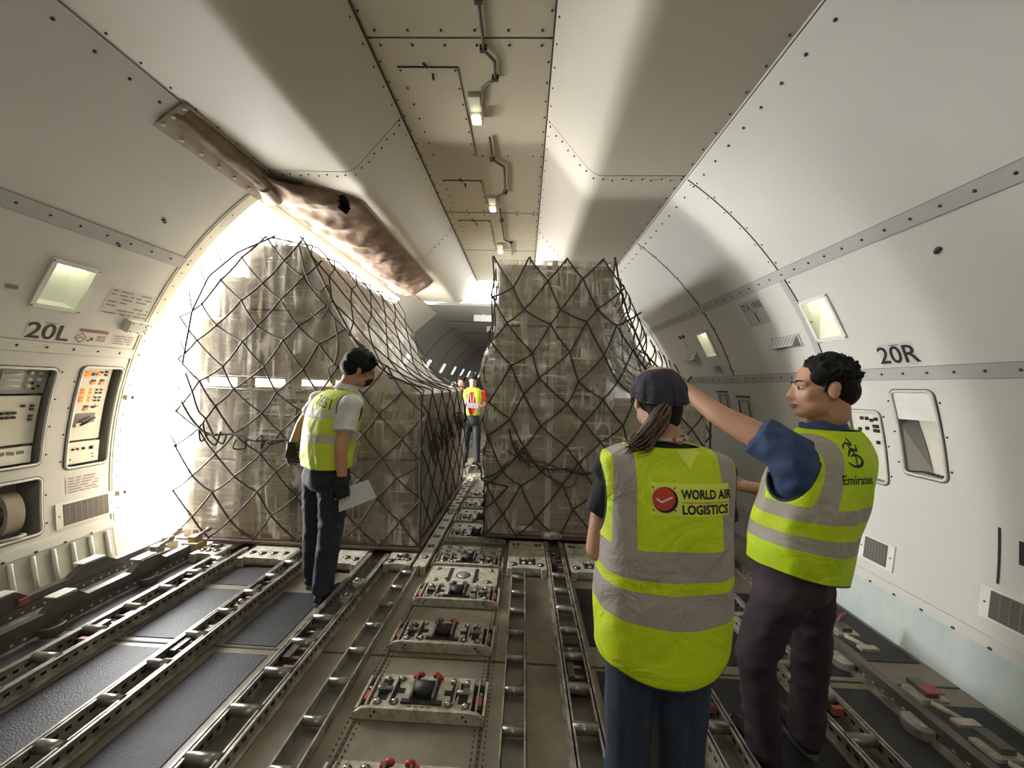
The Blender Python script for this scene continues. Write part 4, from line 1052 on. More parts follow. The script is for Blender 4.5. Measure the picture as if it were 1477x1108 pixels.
def skid(x0, x1, y0, y1, z0, z1, label, nb=3):
    root = thing('wooden_skid', label, 'skid', ((x0 + x1) / 2, (y0 + y1) / 2, z0))
    for (a, c) in ((z0, z0 + .014), (z1 - .016, z1)):
        for k in range(5):
            y = lerp(y0, y1 - .12, k / 4)
            b = MB(); b.box(x0, x1, y, y + .12, a, c); b.build('deck_board', 'wood', root)
    for i in range(nb):
        for y in (y0, y1 - .12):
            x = lerp(x0, x1 - .08, i / (nb - 1))
            b = MB(); b.box(x, x + .08, y, y + .12, z0 + .014, z1 - .016); b.build('block', 'wood', root)
def carton(x0, x1, y0, y1, z0, z1, label, group, m='carton', extras=()):
    root = thing('carton', label, 'carton', ((x0 + x1) / 2, (y0 + y1) / 2, z0), group)
    b = MB(); b.box(x0, x1, y0, y1, z0, z1); b.build('box', m, root, bevel=.012)
    for e in extras:
        b = MB()
        if e == 'strap':
            for f in (.3,):
                x = lerp(x0, x1, f); b.box(x - .008, x + .008, y0 - .003, y1 + .002, z0 - .0, z1 + .002)
            b.build('strap', 'strap', root)
        if e == 'label':
            b.box(x0 + (x1 - x0) * .4, x0 + (x1 - x0) * .4 + .085, y0 - .003, y0 + .001, z1 - .16, z1 - .06); b.build('shipping_label', 'paper', root)
        if e == 'stamp':
            for k in range(3): b.box(x0 + .05, x0 + .05 + .1 * (1 - .2 * k), y0 - .002, y0 + .001, z0 + .1 + .035 * k, z0 + .115 + .035 * k)
            b.build('stamp', 'inkgrey', root)
    return root
skid(-2.50, -1.56, 3.31, 5.78, PZ + .0125, .175, 'pale wooden skid at the base of the tall stack by the door')
skid(-1.50, -.45, 3.31, 5.78, PZ + .0125, .175, 'wooden skid at the base of the low stack beside the aisle')
skid(-2.50, -1.56, 3.31, 5.78, 1.425, 1.535, 'wooden skid halfway up the tall stack with daylight showing through')
GL = 'cartons on the left pallet'
Ys = ((3.315, 4.12), (4.135, 4.95), (4.965, 5.78))
dn = ['front', 'middle', 'rear']
for k, (a, c) in enumerate(Ys):
    for (x0, x1, z0, z1, lab, ex) in ((-2.49, -2.035, .176, .79, 'bottom door-side', ()), (-2.49, -2.035, .80, 1.42, 'second-tier door-side', ()), (-2.49, -2.035, 1.537, 2.04, 'third-tier door-side', ('strap',)), (-2.30, -2.035, 2.05, 2.42, 'small upper door-side', ()),
                                  (-2.015, -1.57, .176, .79, 'bottom aisle-side', ('strap',)), (-2.015, -1.57, .80, 1.42, 'second-tier aisle-side', ()), (-2.015, -1.57, 1.537, 2.12, 'third-tier aisle-side', ('strap',)), (-2.015, -1.57, 2.13, 2.70, 'topmost', ('strap',))):
        carton(x0, x1, a, c, z0, z1, 'film-wrapped carton, %s one in the %s row of the tall netted stack' % (lab, dn[k]), GL, extras=ex if k == 0 else ())
    for (x0, x1, z0, z1, lab, ex) in ((-1.49, -.985, .176, .80, 'bottom inner', ()), (-1.49, -.985, .81, 1.43, 'upper inner', ()), (-.97, -.46, .176, .84, 'bottom aisle-edge', ()), (-.97, -.46, .85, 1.43, 'upper aisle-edge', ('label',))):
        carton(x0, x1, a, c, z0, z1, 'brown carton, %s one in the %s row of the low stack beside the aisle' % (lab, dn[k]), GL, 'carton_dark', ex if k == 0 else ())
skid(.16, 1.27, 3.70, 6.15, PZ + .0125, .165, 'wooden skid under the tall cartons of the right load')
skid(.20, 1.24, 3.72, 6.12, 1.425, 1.5, 'wooden skid halfway up the right load, in the dark gap')
skid(1.30, 2.20, 3.70, 6.15, PZ + .0125, .165, 'wooden skid under the low cartons of the right load')
GR = 'cartons on the right pallet'
for k, (a, c) in enumerate(((3.70, 4.5), (4.52, 5.32), (5.34, 6.14))):
    for (x0, x1, z0, z1, lab, ex) in ((.17, .70, .167, .80, 'bottom aisle-side', ('strap',)), (.17, .70, .81, 1.42, 'second-tier aisle-side', ('strap',)), (.19, .70, 1.502, 2.10, 'third-tier aisle-side', ('strap',)), (.19, .70, 2.11, 2.70, 'topmost aisle-side', ('strap',)),
                                  (.735, 1.26, .167, .80, 'bottom wall-side', ()), (.735, 1.26, .81, 1.42, 'second-tier wall-side', ('stamp',)), (.735, 1.24, 1.502, 2.10, 'third-tier wall-side', ('stamp',)), (.735, 1.24, 2.11, 2.70, 'topmost wall-side', ('strap',))):
        carton(x0, x1, a, c, z0, z1, 'brown carton, %s one in the %s row of the tall right load' % (lab, dn[k]), GR, 'carton_dark', ex if k == 0 else ())
    for (z0, z1, lab) in ((.167, .78, 'bottom'), (.79, 1.40, 'upper')):
        carton(1.32, 2.18, a, c, z0, z1, 'wide low carton near the right wall, %s one of the %s row' % (lab, dn[k]), GR, 'carton', ())
# corner boards
for (x, z0, z1, y, lab) in ((.717, .17, 1.42, 3.688, 'pale vertical corner board on the lower half of the right load'), (.717, 1.5, 2.74, 3.688, 'pale vertical corner board on the upper half of the right load'), (-2.025, 1.54, 2.40, 3.305, 'pale vertical corner board on the tall stack by the door'), (-2.025, .18, 1.41, 3.305, 'pale vertical corner board low on the tall stack by the door')):
    b = MB(); b.box(x - .028, x + .028, y - .004, y + .004, z0, z1); tag(b.build('corner_board', 'tape'), lab, 'corner board')
# ---- plastic film
ZL = [(.11, -2.535), (.6, -2.565), (1.2, -2.56), (1.65, -2.535), (2.09, -2.47), (2.4, -2.33), (2.62, -2.07), (2.74, -1.80), (2.76, -1.75)]
ZR = [(.11, -.40), (1.0, -.42), (1.47, -.435), (1.52, -.55), (1.60, -.75), (1.87, -1.03), (2.3, -1.28), (2.73, -1.50), (2.76, -1.54)]
root = thing('plastic_wrap', 'clear crinkled plastic film around the netted load by the door', 'plastic film', (-1.5, 4.5, PZ))
def lf(u, v):
    z = lerp(.12, 2.745, v); x = lerp(plerp(ZL, z) + .015, (plerp(ZR, z) if z < 1.46 else -1.535) - .02, u)
    y = 3.302 - .012 * abs(fbm((x * 2.2, z * 1.5, 7), 2)) 
    return (x, max(y, 3.285), z)
b = MB(); b.grid(lf, 60, 70); b.build('front_film', 'film', root, fix=False)
def lf2(u, v):
    z = lerp(1.44, 2.735, v); x = lerp(-1.565, max(-1.56, plerp(ZR, z) - .02), u)
    return (x, 3.296 + .010 * fbm((x * 3, z * 3, 4), 1.5), z)
b = MB(); b.grid(lf2, 24, 30); b.build('draped_film_end', 'film_milky', root, fix=False)
PATH = [(-1.78, 2.735), (-1.53, 2.74), (-1.47, 2.66), (-1.28, 2.28), (-1.03, 1.85), (-.76, 1.58), (-.455, 1.455), (-.43, 1.40), (-.415, 1.0), (-.40, .13)]
def path_at(path, t):
    L = [0]
    for a, c in zip(path, path[1:]): L.append(L[-1] + (V(c) - V(a)).length)
    d = t * L[-1]
    for k in range(len(L) - 1):
        if d <= L[k + 1] + 1e-9:
            f = (d - L[k]) / (L[k + 1] - L[k]); return V(path[k]).lerp(V(path[k + 1]), f)
    return V(path[-1])
PS = smooth_pts(PATH, 5)
def ls(u, v):
    p = path_at(PS, v); y = lerp(3.30, 5.82, u); w = .022 * fbm((y * 2.2, v * 5, 3), 1.6)
    if p.y < 1.45: return (p.x - .028 + min(w, .02), y, p.y)
    return (p.x - .03 + w * .6, y, p.y - .02 + w)
b = MB(); b.grid(ls, 60, 50); b.build('draped_film', 'film_milky', root, fix=False)
# white bag end behind the load
b = MB()
def bag(u, v):
    a = 2 * pi * u; e = pi * v; r = 1 + .15 * fbm((cos(a), sin(a), v * 3), 2)
    return (-.64 + .17 * sin(e) * cos(a) * r, 5.98 + .10 * sin(e) * sin(a) * r, 1.08 + .44 * cos(e) * r)
b.grid(bag, 24, 16); b.build('loose_film_bag', 'film_bag', root, fix=False)
root = thing('plastic_wrap', 'clear crinkled plastic film around the netted load on the right', 'plastic film', (1.2, 4.9, PZ))
BUL = [(.11, .0), (.3, .045), (.5, .02), (.64, .06), (.85, .10), (.97, .01), (1.1, .10), (1.25, .14), (1.36, .05), (1.42, .07), (1.6, .155), (1.76, .13), (1.93, .03), (2.1, 0.0), (2.76, 0.0)]
ZR2 = [(.11, 2.2), (1.40, 2.19), (1.5, 2.05), (1.65, 1.85), (1.78, 1.65), (1.9, 1.55), (2.23, 1.40), (2.52, 1.31), (2.73, 1.27), (2.76, 1.26)]
def rf(u, v):
    z = lerp(.12, 2.735, v); xl = .165 if z < 1.45 else .18; bu = plerp(BUL, z)
    if u < .25:
        y = lerp(5.6, 3.70, u / .25); f = min(1, max(0, (u - .14) / .07)); n = .02 * fbm((y * 2, z * 3, 2), 2)
        return (xl - .012 - bu * sin(f * pi / 2) + n * f, y, z)
    s = (u - .25) / .75; x0 = xl - .012 - bu; x1 = plerp(ZR2, z) - .02
    x = lerp(x0, x1, s); y = 3.675 - .02 * abs(fbm((x * 2.5, z * 1.6, 5), 2)) - .01 * sin(pi * min(1, s * 4)) * (bu > .03)
    return (x, max(y, 3.645), z)
b = MB(); b.grid(rf, 90, 80); b.build('front_film', 'film', root, fix=False)
def bag2(z0, z1, bx):
    def f(u, v):
        a = lerp(-.25 * pi, 1.0 * pi, u); e = sin(pi * min(1, max(0, v))) ** .6; r = 1 + .18 * fbm((a, v * 3, z0), 1.8)
        return (.165 - bx * e * max(0, sin(a * .8 + .6)) * r, 3.69 + .42 * u, lerp(z0, z1, v))
    return f
for k, (z0, z1, bx) in enumerate(((1.38, 2.0, .15), (.99, 1.40, .13), (.55, .98, .09), (.16, .45, .05))):
    b = MB(); b.grid(bag2(z0, z1, bx), 18, 18); b.build('loose_film_bulge', 'film_bag', root, fix=False)
b = MB()
def clump(u, v):
    a = 2 * pi * u; e = pi * v; r = 1 + .5 * fbm((cos(a) * 2, sin(a) * 2, v * 4), 2)
    return (.76 + .10 * sin(e) * cos(a) * r, 3.63 + .035 * sin(e) * sin(a) * r, .135 + .035 * cos(e) * r)
b.grid(clump, 20, 12); b.build('loose_film_tail', 'film_bag', root, fix=False)
def rsl(u, v):
    p = path_at([(1.26, 2.74), (1.31, 2.52), (1.41, 2.2), (1.56, 1.88), (1.66, 1.76), (1.87, 1.6), (2.19, 1.42), (2.2, .13)], v); w = .02 * fbm((u * 5, v * 5, 9), 1.6)
    return (p.x - .01 + w, lerp(3.68, 6.1, u), p.y - .01)
b = MB(); b.grid(rsl, 40, 40); b.build('draped_film', 'film_milky', root, fix=False)

# ---- cargo nets
def hsh(*a): return random.Random(hash(tuple(round(q, 3) for q in a))).uniform(-1, 1)
def lattice(b, fn, nu, nv, r, jit=.25, sub=3, ok=None, sag=.0):
    def node(i, j):
        ju = jit * hsh(i, j, 1.5) if 0 < i < nu else 0; jv = jit * hsh(i, j, 2.5) if 0 < j < nv else 0
        return ((i + ju) / nu, (j + jv) / nv)
    for j in range(nv):
        for i in range(nu + 1):
            if (i + j) % 2: continue
            for di in (-1, 1):
                if not 0 <= i + di <= nu: continue
                a, c = node(i, j), node(i + di, j + 1)
                if ok and not ok((a[0] + c[0]) / 2, (a[1] + c[1]) / 2): continue
                pts = []
                for k in range(sub + 1):
                    t = k / sub; p = V(fn(lerp(a[0], c[0], t), lerp(a[1], c[1], t))); p.z -= sag * sin(pi * t); pts.append(p)
                b.tube(pts, r, n=5, caps=False)
            if not ok or ok(*node(i, j)):
                b.ball(fn(*node(i, j)), r * 1.7, nu=6, nv=4)
    return b
root = thing('cargo_net', 'dark brown cargo net over the load by the door', 'net', (-1.5, 4.5, PZ))
def nf(u, v): return (-2.58 + 2.19 * u, 3.272 + .004 * sin(u * 40), .12 + 2.64 * v)
def okl(u, v):
    x, y, z = nf(u, v); return plerp(ZL, z) - .03 < x < plerp(ZR, z) + .03
b = lattice(MB(), nf, 12, 14, .0078, jit=.22, ok=okl, sag=.01)
zz = lambda k, n=40, z0=.12: z0 + (2.765 - z0) * k / n
b.tube([(plerp(ZR, zz(k)) + .012, 3.272, zz(k)) for k in range(41)], .009, n=6); b.tube([(plerp(ZL, zz(k, 30, 1.62)), 3.272, zz(k, 30, 1.62)) for k in range(31)], .008, n=6)
b.build('front_net', 'net', root)
PN = [(p[0] + .012, p[1] + .012) for p in PS]
def ns(u, v):
    p = path_at(PN, v); return (p.x, lerp(3.27, 5.86, u), p.y + .01 * sin(9 * u))
b = lattice(MB(), ns, 12, 16, .0072, sub=4); b.build('side_net', 'net', root)
rnd = random.Random(11)
def rope(pts, r=.008):
    b = MB(); b.tube([tuple(q) for q in smooth_pts(pts, 6)], r, n=6); b.build('slack_rope', 'net', root)
rope([(-2.53, 3.262, 1.30), (-2.40, 3.255, 1.12), (-2.25, 3.25, 1.02), (-2.05, 3.25, 1.03), (-1.85, 3.25, .98), (-1.6, 3.25, 1.0), (-1.40, 3.25, 1.0), (-1.2, 3.255, 1.02)], .010)
rope([(-2.32, 3.255, 1.12), (-2.28, 3.245, 1.0), (-2.2, 3.25, .93), (-2.15, 3.245, 1.05)])
rope([(-2.5, 3.262, 1.55), (-2.42, 3.25, 1.38), (-2.36, 3.25, 1.22), (-2.30, 3.25, 1.16), (-2.22, 3.25, 1.02)])
for k in range(7):
    x = -2.35 + .17 * k; z = 1.02 + rnd.uniform(-.04, .04)
    rope([(x, 3.248, z), (x + rnd.uniform(-.06, .06), 3.243, z + rnd.uniform(-.09, .05)), (x + rnd.uniform(-.05, .1), 3.25, z - rnd.uniform(.02, .1)), (x + .08, 3.25, z)], .007)
rope([(-1.53, 3.27, 2.68), (-1.44, 3.25, 2.4), (-1.33, 3.25, 2.28), (-1.26, 3.25, 2.34), (-1.24, 3.26, 2.2), (-1.30, 3.25, 2.05), (-1.40, 3.26, 2.1)], .006)
rope([(-1.2, 3.26, 2.08), (-1.15, 3.25, 1.85), (-1.17, 3.25, 1.68), (-1.23, 3.26, 1.62), (-1.2, 3.26, 1.5)], .006)
for k in range(26):   # gathered slack on the aisle side
    y = 3.36 + .1 * k * .9; z = .98 + rnd.uniform(-.10, .12)
    rope([(-.395, y, z + rnd.uniform(0, .25)), (-.385 + rnd.uniform(0, .03), y + rnd.uniform(-.08, .08), z), (-.375 + rnd.uniform(0, .03), y + rnd.uniform(0, .18), z - rnd.uniform(.02, .16)), (-.39, y + .12, z - rnd.uniform(-.1, .2))], .0075)
# flying ends at the outer top edge
for (x, z, dx, dz) in ((-2.47, 2.1, -.06, .22), (-2.36, 2.36, -.09, .14), (-2.2, 2.5, -.1, .15), (-1.85, 2.72, -.08, .07), (-2.53, 1.75, -.07, .1), (-2.55, 1.4, -.09, .05), (-2.55, 1.3, -.1, -.05), (-2.56, .9, -.09, .1), (-2.55, .75, -.1, .0)):
    rope([(x, 3.272, z), (x + dx * .5, 3.28, z + dz * .45 + .01), (x + dx, 3.30, z + dz)], .006)
root = thing('cargo_net', 'dark brown cargo net with big diamonds over the load on the right', 'net', (1.2, 4.9, PZ))
def nr(u, v): return (.13 + 2.08 * u, 3.636 + .006 * sin(u * 31 + v * 17), .12 + 2.63 * v)
def okr(u, v):
    x, y, z = nr(u, v); return .10 - plerp(BUL, z) * 0 < x < plerp(ZR2, z) + .02
b = lattice(MB(), nr, 12, 12, .0085, jit=.32, ok=okr, sag=.012)
for i in range(0, 13, 2):
    p0 = V(nr(i / 12, 1.0))
    if p0.x < 1.3: b.tube([p0, p0 + V((0, .2, .005))], .0085, n=5)
b.tube([(plerp(ZR2, .12 + 2.63 * k / 40) + .01, 3.64, .12 + 2.63 * k / 40) for k in range(41)], .009, n=6)
b.build('front_net', 'net', root)
def nrs(u, v):
    p = path_at([(1.27, 2.76), (1.32, 2.52), (1.42, 2.2), (1.57, 1.89), (1.67, 1.77), (1.88, 1.61), (2.2, 1.43), (2.22, .13)], v); return (p.x + .005, lerp(3.65, 6.15, u), p.y)
b = lattice(MB(), nrs, 12, 18, .008, sub=3); b.build('side_net', 'net', root)
def nrl(u, v): z = lerp(.12, 2.75, v); return (.12 - plerp(BUL, z) * .35, lerp(3.64, 6.1, u), z)
b = lattice(MB(), nrl, 12, 14, .008, sub=2); b.build('side_net', 'net', root)
rope([(.33, 3.62, 1.12), (.37, 3.615, .98), (.42, 3.61, .88), (.55, 3.61, .82), (.72, 3.615, .76), (.9, 3.61, .77), (1.05, 3.615, .72), (1.2, 3.62, .8)], .009)
rope([(.34, 3.62, 1.05), (.42, 3.61, .93), (.5, 3.61, .90), (.6, 3.61, .80)], .008); rope([(.32, 3.62, .92), (.45, 3.61, .85), (.65, 3.61, .82), (.95, 3.61, .74), (1.15, 3.62, .75)], .007)
rope([(.70, 3.62, .76), (.76, 3.61, .66), (.85, 3.61, .60), (.95, 3.61, .62), (.98, 3.61, .72), (1.02, 3.61, .85)], .007)
for k in range(7): rope([(.36 + .03 * k, 3.62, 1.02 - .02 * k), (.38 + .025 * k, 3.605, .95 - .03 * k), (.42 + .03 * k, 3.61, .86 - rnd.uniform(0, .06))], .007)
rope([(.02, 3.70, .78), (.08, 3.66, .70), (.10, 3.65, .62), (.33, 3.63, .58)], .009); rope([(.09, 3.65, .64), (.22, 3.62, .70), (.34, 3.63, .82)], .009)
rope([(.0, 3.72, .20), (.09, 3.66, .28), (.14, 3.64, .37), (.20, 3.63, .42), (.34, 3.63, .58)], .009)
for k in range(16):   # tangled slack along the wall-side slope
    f = k / 16; p = path_at([(1.33, 2.45), (1.57, 1.95), (1.70, 1.78), (1.9, 1.62)], f)
    rope([(p.x, 3.64, p.y + .12), (p.x + rnd.uniform(.0, .05), 3.62, p.y), (p.x + rnd.uniform(-.06, .02), 3.63, p.y - .15)], .006)
# ------------------------------------------------------------------ people
class Blob:
    """closed pieces grown together into one continuous surface"""
    def __init__(s): s.mb = MB()
    def cap(s, p0, p1, r0, r1, flat=False, n=16, sq=1., up=None):
        p0, p1 = V(p0), V(p1); d = (p1 - p0); L = d.length; d.normalize()
        u = V(up) if up else (V((0, 0, 1)) if abs(d.z) < .9 else V((0, 1, 0)))
        a = d.cross(u).normalized(); b = a.cross(d).normalized()
        rings = []
        if flat: rings += [(0, .001), (0, r0)]
        else:
            for k in range(5): t = pi / 2 * k / 4; rings.append((-r0 * cos(t), max(.0008, r0 * sin(t))))
        if flat: rings += [(L, r1), (L, .001)]
        else:
            for k in range(5): t = pi / 2 * k / 4; rings.append((L + r1 * sin(t), max(.0008, r1 * cos(t))))
        vs = []; fs = []
        for (x, r) in rings:
            for k in range(n): t = 2 * pi * k / n; vs.append(p0 + d * x + a * (r * cos(t)) + b * (r * sq * sin(t)))
        m = len(rings)
        for i in range(m - 1):
            for k in range(n): fs.append([i * n + k, i * n + (k + 1) % n, (i + 1) * n + (k + 1) % n, (i + 1) * n + k])
        fs += [list(range(n))[::-1], [(m - 1) * n + k for k in range(n)]]
        s.mb.add(vs, fs); return s
    def chain(s, pts, rs, **kw):
        for (a, c), (r, q) in zip(zip(pts, pts[1:]), zip(rs, rs[1:])): s.cap(a, c, r, q, **kw)
        return s
    def ell(s, c, r, mat3=None, nu=20, nv=12):
        c = V(c); b = MB(); b.ball((0, 0, 0), r, nu=nu, nv=nv)
        vs = []
        for q in b.v: q = V(q); vs.append(c + (mat3 @ q if mat3 is not None else q))
        s.mb.add(vs, b.f); return s
    def loft(s, rings, n=28, e=2.3):
        """rings: (centre, right vec, fwd vec, a, b) closed with caps"""
        vs = []; fs = []
        for (c, r, f, a, bb) in rings:
            for k in range(n):
                t = 2 * pi * k / n; ct, st = cos(t), sin(t)
                vs.append(V(c) + r * (a * math.copysign(abs(ct) ** (2 / e), ct)) + f * (bb * math.copysign(abs(st) ** (2 / e), st)))
        m = len(rings)
        for i in range(m - 1):
            for k in range(n): fs.append([i * n + k, i * n + (k + 1) % n, (i + 1) * n + (k + 1) % n, (i + 1) * n + k])
        fs += [list(range(n))[::-1], [(m - 1) * n + k for k in range(n)]]
        s.mb.add(vs, fs); return s
    def build(s, name, m, parent, voxel=.007, it=3, wrinkle=0., wf=9., wz=1., mode=None, post=None):
        me = s.mb.mesh('tmp', [m]); b = bmesh.new(); b.from_mesh(me)
        bmesh.ops.recalc_face_normals(b, faces=b.faces); b.to_mesh(me); b.free()
        o = bpy.data.objects.new('tmp', me); COL.objects.link(o)
        md = o.modifiers.new('r', 'REMESH'); md.mode = 'VOXEL'; md.voxel_size = voxel; md.use_smooth_shade = True
        sm = o.modifiers.new('s', 'SMOOTH'); sm.factor = .5; sm.iterations = it
        dg = bpy.context.evaluated_depsgraph_get(); out = bpy.data.meshes.new_from_object(o.evaluated_get(dg)); out.name = name
        bpy.data.objects.remove(o); bpy.data.meshes.remove(me)
        if wrinkle:
            ns = [v.normal.copy() for v in out.vertices]
            for v, n in zip(out.vertices, ns):
                p = V((v.co.x, v.co.y, v.co.z * wz)); w = 1 - 2 * abs(noise.noise(p * wf + V((3.1, .7, 5.2)))) + .5 * noise.noise(p * wf * 2.3)
                v.co += n * (wrinkle * (w - .4))
        if post:
            for v in out.vertices: v.co = post(v.co.copy())
        out.materials.clear(); out.materials.append(M[m]); out.polygons.foreach_set('use_smooth', [True] * len(out.polygons)); out.update()
        return link(name, out, parent)

def frame(phi, pitch=0., roll=0.):
    """facing direction: phi measured from +Y towards +X (degrees). columns: right, forward, up"""
    return (Matrix.Rotation(-radians(phi), 3, 'Z') @ Matrix.Rotation(radians(pitch), 3, 'X') @ Matrix.Rotation(radians(roll), 3, 'Y'))

def head_blob(B, c, F3, s=1., neck=None, male=True):
    """c = centre of the head (ear level); local x right, y forward, z up"""
    L = lambda p: V(c) + F3 @ (V(p) * s)
    B.ell(L((0, -.012, .035)), V((.076, .094, .082)) * s, F3)
    B.ell(L((0, .028, -.03)), V((.062, .066, .082)) * s, F3)
    B.ell(L((0, .055, -.085)), V((.036, .034, .026)) * s, F3)
    for k in (-1, 1):
        B.ell(L((k * .040, .050, -.022)), V((.025, .026, .028)) * s, F3)
        B.ell(L((k * .038, .030, -.066)), V((.024, .040, .032)) * s, F3)
        B.cap(L((k * .012, .080, .022)), L((k * .048, .064, .022)), .011 * s, .010 * s)
        E3 = F3 @ Matrix.Rotation(k * radians(18), 3, 'Z')
        B.ell(L((k * .078, -.012, -.008)), V((.010, .020, .033)) * s, E3)
        B.ell(L((k * .080, -.020, .004)), V((.010, .014, .020)) * s, E3)
    B.cap(L((0, .082, .020)), L((0, .104, -.024)), .008 * s, .013 * s)
    for k in (-1, 1): B.ell(L((k * .012, .092, -.030)), V((.010, .012, .009)) * s, F3)
    B.ell(L((0, .084, -.056)), V((.024, .012, .008)) * s, F3); B.ell(L((0, .081, -.068)), V((.020, .012, .008)) * s, F3)
    if neck is not None:
        B.cap(L((0, -.018, -.05)), neck, .056 * s, .064 * s); B.cap(L((0, -.03, .0)), L((0, -.032, -.09)), .055 * s, .055 * s)

def face_parts(par, c, F3, s=1., eyes=True, lips=True, brow=True):
    L = lambda p: V(c) + F3 @ (V(p) * s)
    for k in (-1, 1):
        if eyes:
            b = MB(); b2 = MB(); b2.ball((0, 0, 0), V((.0125, .008, .0048)) * s, nu=12, nv=8); b.add([L((k * .031, .0745, .004)) + F3 @ V(q) for q in b2.v], b2.f, 0, True); e = b.build('eye', 'eye', par)
            b = MB(); b2 = MB(); b2.ball((0, 0, 0), V((.006, .005, .006)) * s, nu=10, nv=6); b.add([L((k * .031, .081, .004)) + F3 @ V(q) for q in b2.v], b2.f, 0, True); b.build('iris', 'iris', e)
        if brow:
            b = MB(); b.tube([L((k * .014, .092, .026)), L((k * .032, .086, .033)), L((k * .052, .069, .028))], [.0022 * s, .0030 * s, .0016 * s], n=6); b.build('eyebrow', 'hair', par)
    if lips:
        b = MB(); b.tube([L((-.022, .086, -.061)), L((-.008, .0965, -.058)), L((.008, .0965, -.058)), L((.022, .086, -.061))], [.002 * s, .005 * s, .005 * s, .002 * s], n=6); b.tube([L((-.018, .087, -.064)), L((0, .0955, -.069)), L((.018, .087, -.064))], [.002 * s, .006 * s, .002 * s], n=6); b.build('lips', 'lip', par)

def hair_short(par, c, F3, s, name='hair', m='hair', spikes=120, sl=.02, seed=1, low=-.03, voxel=.006, fringe=True):
    L = lambda p: V(c) + F3 @ (V(p) * s)
    B = Blob()
    B.ell(L((0, -.022, .045)), V((.085, .098, .086)) * s, F3)
    B.ell(L((0, -.055, -.008)), V((.070, .062, .066)) * s, F3)
    for k in (-1, 1): B.ell(L((k * .060, .005, .040)), V((.026, .055, .040)) * s, F3); B.cap(L((k * .074, .012, .02)), L((k * .073, .016, -.012)), .010 * s, .006 * s)
    if fringe:
        for k in range(9): x = -.055 + .0137 * k; B.cap(L((x, .030, .100)), L((x + .004 * (k % 3 - 1), .080 - abs(x) * .4, .078 - .008 * (k % 2))), .020 * s, .007 * s, n=8)
    rn = random.Random(seed)
    for k in range(spikes):
        a = rn.uniform(0, 2 * pi); e = rn.uniform(-.15, pi / 2); d = V((cos(a) * cos(e), sin(a) * cos(e), sin(e)))
        if d.y > .55 and d.z < .5: continue
        p = V((.082 * d.x, -.022 + .094 * d.y, .045 + .083 * d.z)); q = p + V((d.x, d.y * .8 - .1, d.z + .25)).normalized() * sl * rn.uniform(.5, 1.1)
        B.cap(L(p), L(q), .010 * s, .0025 * s, n=6)
    return B.build(name, m, par, voxel=voxel, it=1)

def hand(B, w, d, pn, side=1, curl=.4, s=1., point=False, spread=1.):
    """w wrist, d direction of the fingers, pn palm normal (palm faces it); side=+1 thumb towards d x pn"""
    d = V(d).normalized(); pn = V(pn); pn = (pn - d * pn.dot(d)).normalized(); a = d.cross(pn) * side
    P = lambda x, y, z: V(w) + (d * x + a * y + pn * z) * s
    for k in range(4):
        y = .030 - .020 * k; B.cap(P(.005, y * .6, 0), P(.085, y, 0), .015 * s, .012 * s, n=10)
    B.cap(P(.01, .028, .006), P(.05, .036, .01), .016 * s, .013 * s, n=10)
    ln = [.070, .078, .072, .056]
    for k in range(4):
        y = (.030 - .020 * k); c = curl * (1 + .12 * k)
        if point and k == 0: c = .05
        p = P(.085, y, 0); ang = 0; L = ln[k]
        for q, fr in enumerate((.45, .32, .25)):
            ang += c * (.9 if q == 0 else 1.1); nx = p + (d * cos(ang) + pn * sin(ang)) * (L * fr * s) + a * (.004 * spread * (1.5 - k) * s)
            B.cap(p, nx, (.0095 - .0010 * q) * s, (.0088 - .0012 * q) * s, n=10); p = nx
    t0 = P(.025, .036, .006); t1 = P(.058, .058, .018); t2 = P(.088, .062 - .02 * curl, .03 + .015 * curl); B.cap(t0, t1, .013 * s, .011 * s, n=10); B.cap(t1, t2, .0105 * s, .0085 * s, n=10)

def ring_list(cs, phis, dims):
    out = []
    for c, ph, (a, b) in zip(cs, phis, dims):
        f3 = frame(ph); out.append((V(c), f3 @ V((1, 0, 0)), f3 @ V((0, 1, 0)), a, b))
    return out
def interp_rings(tab, n):
    """tab: (v, cx, cy, cz, phi, a, b) -> smooth Catmull-Rom rows"""
    vs = [r[0] for r in tab]; out = []
    for i in range(n + 1):
        v = lerp(vs[0], vs[-1], i / n); k = max(j for j in range(len(vs)) if vs[j] <= v + 1e-9); k = min(k, len(vs) - 2)
        t = (v - vs[k]) / (vs[k + 1] - vs[k]); row = [v]
        for q in range(1, 7):
            p0, p1, p2, p3 = [tab[max(0, min(len(tab) - 1, k + d))][q] for d in (-1, 0, 1, 2)]
            row.append(.5 * (2 * p1 + (p2 - p0) * t + (2 * p0 - 5 * p1 + 4 * p2 - p3) * t * t + (3 * p1 - p0 - 3 * p2 + p3) * t ** 3))
        out.append(row)
    return out
